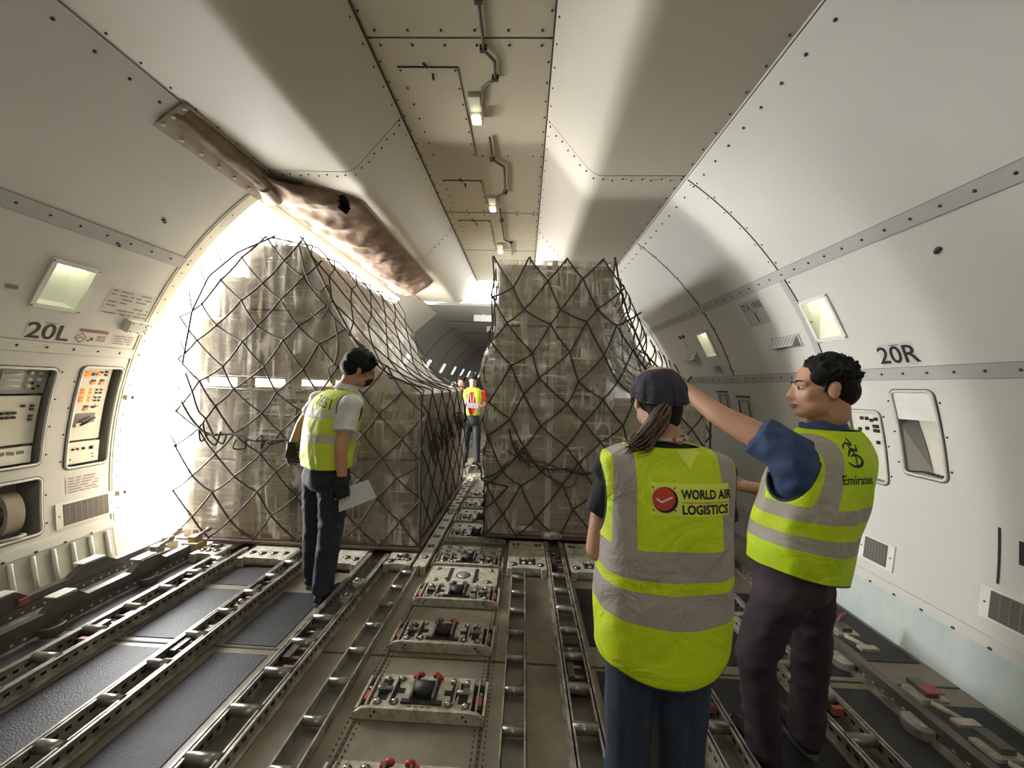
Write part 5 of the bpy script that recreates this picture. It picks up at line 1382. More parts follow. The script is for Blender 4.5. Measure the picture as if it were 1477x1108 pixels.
def vest(par, tab, m, e=2.4, nth=150, nv=100, hem=None, wrinkle=.006, holes=(), wf=7., seed=0., vfront=False):
    """open shell lofted from rows; UV = (signed lateral metres, v). returns object and BVH of the full surface"""
    rows = interp_rings(tab, nv); vs = []; uvs = []; fs = []
    for j, (v, x, y, z, ph, a, b) in enumerate(rows):
        f3 = frame(ph); r, f = f3 @ V((1, 0, 0)), f3 @ V((0, 1, 0)); fade = min(1, (1 - j / nv) * 3)
        for i in range(nth):
            t = 2 * pi * i / nth; ct, st = cos(t), sin(t)
            px = a * math.copysign(abs(ct) ** (2 / e), ct); py = b * math.copysign(abs(st) ** (2 / e), st)
            p = V((x, y, z)) + r * px + f * py
            if hem: p.z += hem(px / max(a, .01), py, v) * max(0, 1 - (v - tab[0][0]) / .25)
            n = (r * (ct / a) + f * (st / b)).normalized(); q = V((p.x, p.y, p.z * .55)) * wf + V((seed, seed * 2, 0))
            w = 1 - 2 * abs(noise.noise(q)) + .5 * noise.noise(q * 2.2); p += n * (wrinkle * fade * (w - .35))
            vs.append(p); uvs.append((px, v))
    for j in range(nv):
        for i in range(nth): fs.append([j * nth + i, j * nth + (i + 1) % nth, (j + 1) * nth + (i + 1) % nth, (j + 1) * nth + i])
    bvh = BVHTree.FromPolygons(vs, fs)
    def hit(o, d):
        h = bvh.ray_cast(V(o), V(d)); return h[0], h[1]
    rims = []
    for (c, out_dir, ax1, r1, ax2, r2) in holes:
        out_dir, ax1, ax2 = V(out_dir).normalized(), V(ax1).normalized(), V(ax2).normalized(); c = V(c)
        nf = []
        for f in fs:
            q = (vs[f[0]] + vs[f[2]]) / 2 - c
            if q.dot(out_dir) > -.02 and (q.dot(ax1) / r1) ** 2 + (q.dot(ax2) / r2) ** 2 < 1: continue
            nf.append(f)
        fs = nf; ring = []
        for k in range(40):
            t = 2 * pi * k / 40; o = c + ax1 * (r1 * cos(t)) + ax2 * (r2 * sin(t)); h = bvh.find_nearest(o + out_dir * .05)
            hh = bvh.ray_cast(o - out_dir * .06, out_dir)[0]
            ring.append(hh if hh is not None and (hh - o).length < .16 else h[0])
        ring = [(ring[k - 1] + ring[k] * 2 + ring[(k + 1) % 40]) / 4 for k in range(40)]
        rims.append(ring)
    me = bpy.data.meshes.new('vest'); me.from_pydata([tuple(q) for q in vs], [], fs); me.materials.append(m)
    uvl = me.uv_layers.new(name='UVMap')
    for p in me.polygons:
        p.use_smooth = True
        for li, vi in zip(p.loop_indices, p.vertices): uvl.data[li].uv = uvs[vi]
    o = link('hi_vis_vest', me, par); sd = o.modifiers.new('s', 'SOLIDIFY'); sd.thickness = .003; sd.offset = 1
    for ring in rims: b = MB(); b.tube(ring, .0055, n=6, closed=True); b.build('armhole_piping', 'piping', o)
    b = MB(); b.tube([vs[i] for i in range(0, nth, 2)], .0045, n=6, closed=True); b.build('hem_piping', 'piping', o)
    return o, bvh
def fine2d(v2, f2, mx=.012):
    bm = bmesh.new(); q = [bm.verts.new((x, y, 0)) for x, y in v2]
    for f in f2:
        try: bm.faces.new([q[i] for i in f])
        except ValueError: pass
    for _ in range(5):
        bmesh.ops.triangulate(bm, faces=bm.faces[:])
        L = [e for e in bm.edges if e.calc_length() > mx]
        if not L: break
        bmesh.ops.subdivide_edges(bm, edges=L, cuts=1)
    bmesh.ops.triangulate(bm, faces=bm.faces[:]); bm.verts.index_update()
    out = [(v.co.x, v.co.y) for v in bm.verts], [[v.index for v in f.verts] for f in bm.faces]; bm.free(); return out
def project(bvh, shapes, name, mats, par, O, ux, uz, d, off=.004):
    """flat shapes (2-D) pressed onto the surface: O origin in front of it, d ray direction"""
    O, ux, uz, d = V(O), V(ux).normalized(), V(uz).normalized(), V(d).normalized(); b = MB()
    for (v2, f2, m) in shapes:
        v2, f2 = fine2d(v2, f2); vs = []
        for (x, y) in v2:
            o = O + ux * x + uz * y; h = bvh.ray_cast(o, d)[0]
            
            if h is None: h = bvh.find_nearest(o + d * .5)[0]
            vs.append(h - d * (off + .0012 * m))
        b.add(vs, f2, m)
    return b.build(name, mats, par, fix=False)

def shoe(par, heel, ang, L=.28, m='shoe', s=1.):
    f = V((sin(radians(ang)), cos(radians(ang)), 0)); r = V((f.y, -f.x, 0)); h = V(heel); P = lambda x, y, z: h + f * (x * s) + r * (y * s) + V((0, 0, z * s))
    B = Blob()
    B.cap(P(.04, 0, .045), P(.10, 0, .050), .042 * s, .043 * s); B.cap(P(.10, 0, .050), P(.23, 0, .036), .045 * s, .034 * s, sq=.85); B.cap(P(.05, 0, .05), P(.055, 0, .10), .042 * s, .043 * s, flat=True); B.ell(P(.205, 0, .034), (.05 * s, .045 * s, .032 * s), frame(ang))
    o = B.build('shoe', m, par, voxel=.009, it=2)
    b = MB(); out = []
    for k in range(24):
        t = 2 * pi * k / 24; out.append((.14 + .145 * cos(t), .046 * sin(t) * (1 + .12 * cos(t))))
    b.prism([(P(x, y, 0).x, P(x, y, 0).y) for x, y in out], .0045, .028, 'z'); b.build('sole', 'sole', o, bevel=.004)
    return o

# ============ person with gloves by the left load
def person_gloves():
    root = thing('person', 'person in white shirt and black gloves, yellow-green vest, standing by the left load', 'person', (-.90, 2.66, 0))
    hc = V((-.705, 2.70, 1.608)); H3 = frame(58, -24, 10); neck = V((-.80, 2.67, 1.46))
    sl, sr = V((-1.015, 2.735, 1.39)), V((-.70, 2.56, 1.375))
    el, wl_ = V((-1.135, 2.73, 1.20)), V((-1.205, 2.74, 1.045)); er, wr_ = V((-.735, 2.50, 1.09)), V((-.715, 2.50, .865))
    hipl, hipr = V((-.985, 2.70, .88)), V((-.83, 2.62, .88)); kl, kr = V((-1.01, 2.72, .50)), V((-.835, 2.61, .50)); al, ar = V((-1.055, 2.80, .10)), V((-.865, 2.575, .10))
    B = Blob(); head_blob(B, hc, H3, 1.02, neck)
    tor = [(0, -.90, 2.665, .88, 38, .145, .10), (.2, -.895, 2.665, 1.08, 34, .15, .105), (.4, -.865, 2.67, 1.27, 30, .165, .11), (.52, -.835, 2.672, 1.39, 28, .15, .09), (.58, -.81, 2.67, 1.45, 28, .07, .065)]
    B.loft([(V((r[1], r[2], r[3])), frame(r[4]) @ V((1, 0, 0)), frame(r[4]) @ V((0, 1, 0)), r[5], r[6]) for r in interp_rings(tor, 14)])
    B.chain([sl, el, wl_], [.050, .040, .028]); B.chain([sr, er, wr_], [.045, .044, .030])
    B.chain([hipl, kl, al], [.075, .052, .038]); B.chain([hipr, kr, ar], [.075, .052, .038])
    B.build('body', 'skin2', root, voxel=.007)
    hair_short(root, hc + H3 @ V((0, -.008, .0)), H3, 1.13, spikes=45, sl=.012, seed=5)
    face_parts(root, hc, H3, .98, lips=False)
    b = Blob(); L = lambda p: hc + H3 @ V(p); b.ell(L((0, .050, -.056)), (.058, .060, .048), H3); b.ell(L((0, .088, -.032)), (.022, .026, .022), H3); mk = b.build('face_mask', 'mask', root, voxel=.007)
    b = MB()
    for k in (-1, 1): b.tube([L((k * .055, .07, -.03)), L((k * .083, .0, -.005)), L((k * .084, -.03, .01))], .0018, n=5)
    b.build('ear_loop', 'mask', mk)
    b = MB(); 
    for k in (-1, 1): b.tube([L((k * .062, .085, .006)), L((k * .078, .03, .012)), L((k * .085, -.02, .012))], .0016, n=5)
    b.tube([L((.015, .098, .002)), L((.035, .10, -.012)), L((.058, .088, .0)), L((.04, .098, .014))], .0016, n=5, closed=True); b.tube([L((-.015, .098, .002)), L((-.035, .10, -.012)), L((-.058, .088, .0)), L((-.04, .098, .014))], .0016, n=5, closed=True)
    b.build('glasses', 'watch', root)
    # gloves
    B = Blob(); hand(B, wl_, (-.08, .08, -1), (.6, -.2, 0), 1, .55, 1.06); B.cap(wl_ + V((.004, -.004, .03)), wl_ + V((0, 0, -.03)), .040, .040, flat=True); B.build('glove', 'glove', root, voxel=.006, it=2)
    B = Blob(); hand(B, wr_, (.10, .0, -1), (-.5, .5, 0), -1, .7, 1.06); B.cap(wr_ + V((0, 0, .035)), wr_ + V((0, 0, -.03)), .040, .040, flat=True); B.build('glove', 'glove', root, voxel=.006, it=2)
    # shirt
    B = Blob(); B.loft([(V((r[1], r[2], r[3])), frame(r[4]) @ V((1, 0, 0)), frame(r[4]) @ V((0, 1, 0)), r[5] + .014, r[6] + .014) for r in interp_rings(tor, 14)])
    B.cap(sl + V((.03, -.01, .0)), lerp(sl, el, .62), .068, .060, flat=True); B.ell(sl, (.07, .07, .06)); B.cap(sr + V((-.03, .02, .0)), lerp(sr, er, .66), .074, .075, flat=True); B.chain([sr, lerp(sr, er, .5)], [.068, .068]); B.ell(sr, (.072, .074, .06))
    B.build('shirt', 'whiteshirt', root, voxel=.008, it=3, wrinkle=.004, wf=14)
    b = MB(); c = V((-.785, 2.675, 1.492)); f3 = frame(45, -20)
    def col(u, v): a = 2 * pi * u; return c + f3 @ V(((.075 + .012 * (1 - v)) * cos(a), (.07 + .012 * (1 - v)) * sin(a), -.035 + .042 * v + .012 * sin(a)))
    b.grid(col, 32, 4); o = b.build('shirt_collar', 'whiteshirt', root, fix=False); sd = o.modifiers.new('s', 'SOLIDIFY'); sd.thickness = .004
    # vest
    vm = vest_mat('vest_lime', [(.185, .245), (.345, .405)], .150, .055, .405, neon=(214, 236, 62), grey=(200, 200, 178))
    tab = [(0, -.905, 2.66, .93, 36, .198, .142), (.12, -.905, 2.662, 1.05, 34, .198, .146), (.26, -.89, 2.665, 1.18, 31, .202, .148), (.38, -.868, 2.668, 1.30, 29, .206, .142), (.46, -.845, 2.67, 1.385, 28, .196, .122), (.52, -.828, 2.67, 1.435, 28, .150, .098), (.555, -.812, 2.67, 1.462, 28, .095, .080)]
    f36 = frame(30); rt, fw = f36 @ V((1, 0, 0)), f36 @ V((0, 1, 0))
    vo, bvh = vest(root, tab, vm, wrinkle=.007, seed=2, holes=((sr + V((0, 0, -.055)), rt, fw, .085, (0, 0, 1), .115), (sl + V((0, 0, -.05)), -rt, fw, .08, (0, 0, 1), .105)))
    O = V((-.855, 2.668, 1.30)) - fw * .5; v_, f_ = text2d('7651', .095, 'CENTER', bold=.001)
    sh = [([(x * .92 - y * .12, y + x * -.18) for x, y in v_], f_, 0)]
    for pts in ([(-.13, .15), (-.06, .13), (0, .145), (.05, .12)], [(-.10, .115), (-.03, .125), (.03, .10)], [(.02, .11), (.05, .13), (.075, .11), (.05, .095), (.03, .105)], [(-.12, .17), (-.11, .20), (-.09, .17), (-.08, .205), (-.05, .175)], [(-.02, .17), (.0, .195), (.02, .165), (.04, .19)]): sh.append((*ribbon2d(smooth_pts([(x, y, 0) for x, y in pts], 5) and [(q[0], q[1]) for q in smooth_pts([(x, y, 0) for x, y in pts], 5)], .006), 0))
    project(bvh, sh, 'back_lettering', ['inkgrey' if False else 'ink'], vo, O + rt * .045 + V((0, 0, .045)), rt, (0, 0, 1), fw)
    # trousers
    B = Blob(); B.loft(ring_list([(-.905, 2.66, .97), (-.905, 2.66, .90), (-.907, 2.66, .82), (-.907, 2.66, .77)], [42] * 4, [(.172, .128), (.180, .135), (.176, .132), (.13, .10)]))
    for (h, k, a) in ((hipl, kl, al), (hipr, kr, ar)):
        B.chain([h + V((0, 0, -.02)), lerp(h, k, .55), k], [.106, .094, .080]); B.cap(k, a + V((0, 0, -.012)), .078, .066, flat=True)
    B.build('trousers', 'navytrouser', root, voxel=.009, it=3, wrinkle=.006, wf=8, wz=1.6)
    b = MB(); b.loft = None
    shoe(root, (-1.07, 2.75, 0), 6, m='shoe'); shoe(root, (-.885, 2.53, 0), 16, m='shoe')
    # folded papers in the right hand
    c = V((-.70, 2.575, .73)); u = V((.148, .03, .060)); n = V((.03, -.085, .03)).cross(u); w_ = V((-.026, -.012, .062))
    b = MB()
    for k in range(3): b.obox(c + V((-.01 + .003 * k, -.012 + .008 * k, .002 * k)), u, w_, u.cross(w_).normalized() * .0012)
    tag(b.build('folded_paper', 'paper'), 'white folded papers held in the gloved right hand of the person by the left load', 'paper')
person_gloves()

# ============ person with cap, back to camera
def person_cap():
    root = thing('person', 'person in a dark cap with a brown ponytail and a yellow-green vest, seen from behind', 'person', (.90, 1.22, 0))
    hc = V((.884, 1.235, 1.505)); H3 = frame(-7, -4, -3); neck = V((.90, 1.215, 1.37))
    sl, sr = V((.745, 1.22, 1.285)), V((1.065, 1.215, 1.285)); el, wl_ = V((.712, 1.235, 1.02)), V((.765, 1.44, .99)); er, wr_ = V((1.098, 1.24, 1.02)), V((1.04, 1.45, 1.0))
    B = Blob(); head_blob(B, hc, H3, .86, neck)
    tor = [(0, .905, 1.215, .78, -4, .15, .105), (.14, .905, 1.215, .94, -4, .135, .09), (.34, .905, 1.215, 1.16, -4, .145, .10), (.46, .905, 1.215, 1.28, -4, .155, .085), (.52, .903, 1.215, 1.335, -4, .11, .065), (.56, .90, 1.215, 1.37, -4, .055, .05)]
    B.loft([(V((r[1], r[2], r[3])), frame(r[4]) @ V((1, 0, 0)), frame(r[4]) @ V((0, 1, 0)), r[5], r[6]) for r in interp_rings(tor, 14)])
    B.chain([sl, el, wl_], [.043, .037, .024]); B.chain([sr, er, wr_], [.043, .037, .024])
    hand(B, wl_, (.25, 1, .1), (.6, 0, .6), -1, .5, .85); hand(B, wr_, (-.25, 1, .1), (-.6, 0, .6), 1, .5, .85)
    for s in (-1, 1): B.chain([(.905 + s * .075, 1.215, .76), (.905 + s * .085, 1.22, .42), (.905 + s * .085, 1.20, .09)], [.080, .052, .036])
    B.build('body', 'skin', root, voxel=.007); face_parts(root, hc, H3, .86)
    L = lambda p: hc + H3 @ (V(p) * .885)
    # hair under the cap
    B = Blob(); B.ell(L((0, -.028, .0)), (.070, .076, .055), H3); B.ell(L((0, -.058, -.035)), (.055, .042, .055), H3); B.ell(L((.015, -.052, -.075)), (.036, .03, .03), H3); hr = B.build('hair', 'hair', root, voxel=.006, it=2)
    rn = random.Random(3); b = MB()
    base = L((-.012, -.088, -.028))
    for k in range(110):
        o = V((rn.gauss(0, .010), rn.gauss(0, .008), rn.gauss(0, .012))); q = rn.uniform(.8, 1.08); sp = V((rn.gauss(0, .007), rn.gauss(0, .007), rn.gauss(0, .007)))
        pts = [base + o * .7, base + V((-.026, -.022, -.030)) + o * 1.1, base + V((-.052, -.024, -.070)) + o + sp * .4, base + V((-.078, -.020, -.105)) * q + o + sp, base + V((-.104, -.012, -.128)) * q + sp * 1.4]
        b.tube(smooth_pts([tuple(p) for p in pts], 4), [.0052] * 9 + [.0048, .0042, .0036, .003, .0024, .0018, .0014, .001], n=5)
    b.build('ponytail', 'hairbrown', hr)
    b = MB(); b.tube([base + V((.016 * cos(t), .010 * sin(t), .016 * sin(t))) for t in [2 * pi * k / 14 for k in range(14)]], .005, n=6, closed=True); b.build('hair_tie', 'ink', hr)
    # cap
    cp = MB()
    def dome(u, v):
        a = 2 * pi * u; e = lerp(-.16, pi / 2, v); back = max(0, -sin(a)); fold = .006 * (1 - 2 * abs(noise.noise(V((cos(a) * 2.4, sin(a) * 2.4, v * 1.2))))) * (.4 + back) + .005 * fbm((cos(a) * 2, sin(a) * 2, v * 3), 1.5)
        r = 1 + fold / .09; ce = max(cos(e), 0.0)
        sq = 1 - .16 * max(0, v - .72) / .28
        z = .018 + .092 * sin(e) * sq - .030 * back * max(0, 1 - v * 1.6)
        return L((.090 * cos(a) * ce * r, -.012 + .106 * sin(a) * ce * r, z))
    cp.grid(dome, 72, 26); cap = cp.build('baseball_cap', 'cap', root, fix=False); sd = cap.modifiers.new('s', 'SOLIDIFY'); sd.thickness = .003
    b = MB()
    def brim(u, v): a = pi * (.2 + .6 * u); return L((.086 * cos(a) * (1 - .25 * v), -.012 + .104 * sin(a) + .075 * v * sin(a), .012 - .012 * v - .02 * v * cos(a) ** 2))
    b.grid(brim, 24, 6); o = b.build('brim', 'cap', cap, fix=False); sd = o.modifiers.new('s', 'SOLIDIFY'); sd.thickness = .004
    b = MB(); b.ball(L((0, -.012, .096)), (.008, .008, .005), nu=10, nv=5); b.build('top_button', 'cap', cap)
    for k in range(6):
        b = MB(); b.tube([dome(.25 + k / 6 + .0001, .02 + .95 * q / 16) for q in range(17)], .0013, n=5); b.build('panel_seam', 'ink', cap)
    b = MB(); b.tube([dome(.55 + .4 * k / 20, .0) for k in range(21)], .0035, n=5); b.build('cap_seam', 'ink', cap)
    # shirt
    B = Blob(); B.loft([(V((r[1], r[2], r[3])), frame(r[4]) @ V((1, 0, 0)), frame(r[4]) @ V((0, 1, 0)), r[5] + .012, r[6] + .012) for r in interp_rings(tor, 14)])
    B.cap(sl + V((.03, 0, .01)), lerp(sl, el, .56), .060, .062, flat=True); B.cap(sr + V((-.03, 0, .01)), lerp(sr, er, .56), .058, .06, flat=True); B.ell(sl, (.06, .06, .05)); B.ell(sr, (.058, .058, .05))
    B.build('shirt', 'tee', root, voxel=.008, it=3, wrinkle=.003, wf=14)
    b = MB(); c = V((.90, 1.213, 1.365))
    def col(u, v): a = 2 * pi * u; return c + V(((.088 - .016 * v) * cos(a) + .01 * v, (.070 - .010 * v) * sin(a), -.012 + .022 * v - .012 * cos(a)))
    b.grid(col, 32, 3); o = b.build('shirt_collar', 'tee', root, fix=False); sd = o.modifiers.new('s', 'SOLIDIFY'); sd.thickness = .005
    b = MB(); b.tube([V((.90 + .062 * cos(t), 1.20 + .058 * sin(t), 1.392 + .006 * sin(t))) for t in [2 * pi * k / 30 for k in range(30)]], .0065, n=6, closed=True); b.build('lanyard', 'lanyard', root)
    b = MB(); 
    for dx in (.02, -.01): b.ball((.915 + dx, 1.1375, 1.389), (.006, .003, .006), nu=8, nv=5)
    b.build('lanyard_clip', 'redsoft', root)
    # vest
    vm = vest_mat('vest_neon_plain', [(.200, .278), (.305, .385)], .150, .056, .37, neon=(212, 240, 14), grey=(172, 164, 156))
    hem = lambda sx, py, v: -.062 * (1 - min(1, abs(sx - .25) / 1.1) ** 1.5) * (1 if py < 0 else .3) + .03 * sx
    tab = [(.065, .90, 1.215, .765, -5, .183, .140), (.10, .905, 1.215, .80, -5, .190, .145), (.20, .907, 1.215, .90, -5, .197, .145), (.32, .908, 1.215, 1.02, -5, .194, .138), (.44, .907, 1.215, 1.14, -4, .192, .130), (.55, .907, 1.215, 1.25, -4, .198, .116), (.62, .906, 1.215, 1.318, -4, .200, .094), (.648, .905, 1.215, 1.342, -4, .168, .086), (.668, .904, 1.215, 1.357, -4, .120, .080), (.68, .903, 1.213, 1.362, -4, .098, .076)]
    f3 = frame(-4); rt, fw = f3 @ V((1, 0, 0)), f3 @ V((0, 1, 0))
    vo, bvh = vest(root, tab, vm, e=2.8, hem=hem, wrinkle=.006, wf=6, seed=4.4, holes=((sl + V((0, .02, -.08)), -rt, fw, .082, (0, 0, 1), .125), (sr + V((0, .02, -.08)), rt, fw, .082, (0, 0, 1), .125)))
    O = V((.907, 1.215, 1.018)) - fw * .6
    tx = lambda s_, z_, x_, size, sx=1.: [([(x + x_, y + z_) for x, y in text2d(s_, size, 'LEFT', bold=.0011, sx=sx)[0]], text2d(s_, size, 'LEFT', bold=.0011, sx=sx)[1], 2)]
    sh = [(*rect2d(-.088, .144, .165, .253, 10, 4), 0)]
    cx_, cz_ = -.052, .210
    sh.append((*disc2d(cx_ + .003, cz_ - .002, .035, 30), 2)); v_, f_ = disc2d(cx_ - .002, cz_ + .001, .0315, 30); sh.append((v_, f_, 3))
    sh.append((*ribbon2d([(cx_ - .022, cz_ + .001), (cx_ - .008, cz_ - .008), (cx_ + .022, cz_ + .006)], .005), 4))
    for k in range(4): a = radians(45 + 90 * k); sh.append((*ribbon2d([(cx_ + .039 * cos(a), cz_ + .039 * sin(a)), (cx_ + .046 * cos(a), cz_ + .046 * sin(a))], .003), 2))
    sh += tx('WORLD AIR', .213, -.004, .034, .82); sh += tx('LOGISTICS', .172, -.004, .034, .885); sh.append((*rect2d(-.004, .138, .2025, .2045, 8, 1), 5))
    project(bvh, sh, 'back_print', ['logopatch', 'ink', 'ink', 'logored', 'white', 'logored'], vo, O, rt, (0, 0, 1), fw)
    project(bvh, [([(-.012, .350), (.072, .352), (.028, .290)], [[0, 1, 2]], 0)], 'yoke_patch', ['logopatch'], vo, O, rt, (0, 0, 1), fw, off=.006)
    # jeans
    B = Blob(); B.loft(ring_list([(.905, 1.215, .86), (.905, 1.215, .78), (.905, 1.215, .73), (.905, 1.215, .69)], [-4] * 4, [(.150, .110), (.165, .125), (.168, .125), (.14, .09)]))
    for s in (-1, 1): B.cap((.905 + s * .080, 1.215, .72), (.905 + s * .084, 1.22, .42), .082, .067); B.cap((.905 + s * .084, 1.22, .42), (.905 + s * .088, 1.20, .07), .066, .076, flat=True)
    B.build('jeans', 'jeans', root, voxel=.009, it=3, wrinkle=.005, wf=7, wz=.5)
    for s in (-1, 1): shoe(root, (.905 + s * .085, 1.16, 0), s * 8 - 4, m='shoe', s=.9)
person_cap()

# ============ person pointing
def person_pointing():
    root = thing('person', 'person in a blue polo shirt and yellow-green vest stretching one arm out to point', 'person', (1.58, 1.58, 0))
    hc = V((1.632, 1.555, 1.555)); H3 = frame(-72, -2, 3); neck = V((1.665, 1.585, 1.405))
    sl, sr = V((1.465, 1.475, 1.310)), V((1.82, 1.76, 1.33))
    el, wl_ = V((1.292, 1.66, 1.435)), V((1.185, 1.87, 1.575)); er, wr_ = V((1.78, 1.86, 1.05)), V((1.60, 1.98, 1.06))
    B = Blob(); head_blob(B, hc, H3, 1.03, neck)
    tor = [(0, 1.55, 1.56, .82, -40, .115, .085), (.2, 1.580, 1.565, 1.0, -42, .145, .115), (.4, 1.625, 1.58, 1.2, -42, .172, .122), (.52, 1.665, 1.59, 1.32, -42, .162, .098), (.58, 1.675, 1.59, 1.385, -42, .085, .07)]
    B.loft([(V((r[1], r[2], r[3])), frame(r[4]) @ V((1, 0, 0)), frame(r[4]) @ V((0, 1, 0)), r[5], r[6]) for r in interp_rings(tor, 14)])
    B.chain([sl, lerp(sl, el, .5), el, lerp(el, wl_, .4), wl_], [.060, .055, .045, .041, .027]); B.chain([sr, er, wr_], [.056, .044, .030])
    hand(B, wl_, (-.36, .70, .66), (.3, .3, -1), 1, .9, 1.0, point=True); hand(B, wr_, (-1, .2, .1), (0, -.5, 1), 1, .6, 1.)
    hipl, hipr = V((1.465, 1.50, .80)), V((1.648, 1.62, .80)); kl, kr = V((1.395, 1.53, .52)), V((1.695, 1.65, .50)); al, ar = V((1.495, 1.62, .10)), V((1.715, 1.70, .10))
    B.chain([V((1.55, 1.56, .84)), lerp(hipl, kl, .35), kl, al], [.06, .055, .046, .04]); B.chain([V((1.55, 1.56, .84)), lerp(hipr, kr, .35), kr, ar], [.06, .055, .046, .04])
    B.build('body', 'skin', root, voxel=.006, it=5)
    hair_short(root, hc + H3 @ V((0, -.004, .004)), H3, 1.01, spikes=300, sl=.016, seed=9, voxel=.0045, fringe=False)
    face_parts(root, hc, H3, 1.03)
    b = MB(); d = (wl_ - el).normalized(); c = lerp(el, wl_, .93); a = d.cross(V((0, 0, 1))).normalized(); n = a.cross(d)
    b.tube([c + a * (.037 * cos(t)) + n * (.037 * sin(t)) for t in [2 * pi * k / 24 for k in range(24)]], .007, n=6, closed=True); wt = b.build('wristwatch', 'watch', root)
    b = MB(); b.cyl(c + n * .033 + a * .0, c + n * .046, .019, n=20); b.build('watch_face', 'watch', wt)
    # polo shirt
    B = Blob(); B.loft([(V((r[1], r[2], r[3])), frame(r[4]) @ V((1, 0, 0)), frame(r[4]) @ V((0, 1, 0)), r[5] + .016, r[6] + .016) for r in interp_rings(tor, 14)])
    B.cap(sl + V((.05, .02, -.03)), sl + V((-.075, .085, .06)), .085, .080, flat=True); B.chain([sl, lerp(sl, el, .26)], [.078, .076]); B.ell(sl + V((.01, .0, -.03)), (.082, .082, .09)); B.ell(sl + V((.02, .0, -.09)), (.066, .07, .085)); B.cap(sr + V((-.05, -.03, .0)), lerp(sr, er, .6), .078, .072, flat=True); B.ell(sr, (.08, .08, .06))
    B.build('polo_shirt', 'polo', root, voxel=.008, it=3, wrinkle=.005, wf=13)
    b = MB(); c = V((1.66, 1.585, 1.408)); f3 = frame(-60, -8)
    def col(u, v): a_ = 2 * pi * u; return c + f3 @ V(((.088 - .012 * v) * cos(a_), (.085 - .012 * v) * sin(a_), -.028 + .058 * v - .012 * sin(a_)))
    b.grid(col, 32, 4); o = b.build('shirt_collar', 'polo', root, fix=False); sd = o.modifiers.new('s', 'SOLIDIFY'); sd.thickness = .005
    vm = vest_mat('vest_neon_company', [(.105, .165), (.225, .285)], .168, .052, .27, neon=(206, 238, 16), grey=(178, 172, 158))
    hem = lambda sx, py, v: -.035 * sx
    tab = [(0, 1.560, 1.56, .845, -28, .172, .148), (.10, 1.572, 1.562, .95, -30, .184, .158), (.22, 1.600, 1.567, 1.07, -32, .202, .162), (.34, 1.640, 1.575, 1.18, -32, .218, .160), (.44, 1.672, 1.585, 1.28, -32, .220, .145), (.505, 1.690, 1.59, 1.345, -32, .192, .115), (.54, 1.690, 1.59, 1.38, -30, .145, .10), (.56, 1.690, 1.588, 1.397, -30, .105, .092)]
    f3 = frame(-26); rt, fw = f3 @ V((1, 0, 0)), f3 @ V((0, 1, 0))
    vo, bvh = vest(root, tab, vm, hem=hem, e=2.2, wrinkle=.008, wf=7, seed=8.1, holes=((sl + V((.0, .0, -.045)) + fw * .01, -rt, fw, .090, (0, 0, 1), .13), (sr + V((0, 0, -.06)), rt, fw, .085, (0, 0, 1), .12)))
    O = V((1.670, 1.585, 1.19)) - fw * .6; v_, f_ = text2d('Emirates', .043, 'CENTER', bold=.0009, sx=.92)
    sh = [([(x, y) for x, y in v_], f_, 0)]
    for pts, w_ in (([(-.03, .075), (-.01, .062), (.02, .065), (.035, .085), (.015, .10), (-.01, .095)], .009), ([(-.02, .095), (.005, .118), (.03, .115), (.04, .135)], .008), ([(-.025, .12), (-.005, .14), (.02, .135), (.012, .16), (-.01, .155)], .007), ([(.0, .06), (.012, .10), (.004, .14), (.012, .185)], .006), ([(-.012, .165), (.0, .18), (-.004, .20)], .005)):
        q = smooth_pts([(x, y, 0) for x, y in pts], 6); n = len(q); sh.append((*ribbon2d([(a_[0], a_[1]) for a_ in q], [w_ * (.4 + .9 * sin(pi * (k + .5) / n)) for k in range(n)]), 0))
    project(bvh, sh, 'back_print', ['ink'], vo, O + rt * -.078 + V((0, 0, .03)), rt, (0, 0, 1), fw)
    B = Blob(); B.loft(ring_list([(1.545, 1.56, .90), (1.545, 1.56, .84), (1.542, 1.56, .76), (1.54, 1.56, .745)], [-42] * 4, [(.150, .118), (.160, .130), (.155, .125), (.11, .085)]))
    for (h, k, a_) in ((hipl, kl, al), (hipr, kr, ar)):
        B.chain([h + V((0, 0, -.03)), lerp(h, k, .5), k], [.092, .080, .067]); B.cap(k, a_ + V((0, 0, -.03)), .068, .064, flat=True)
    B.build('trousers', 'plum', root, voxel=.009, it=3, wrinkle=.008, wf=8, wz=1.5)
    shoe(root, (1.51, 1.565, 0), -6); shoe(root, (1.73, 1.655, 0), -2)
person_pointing()

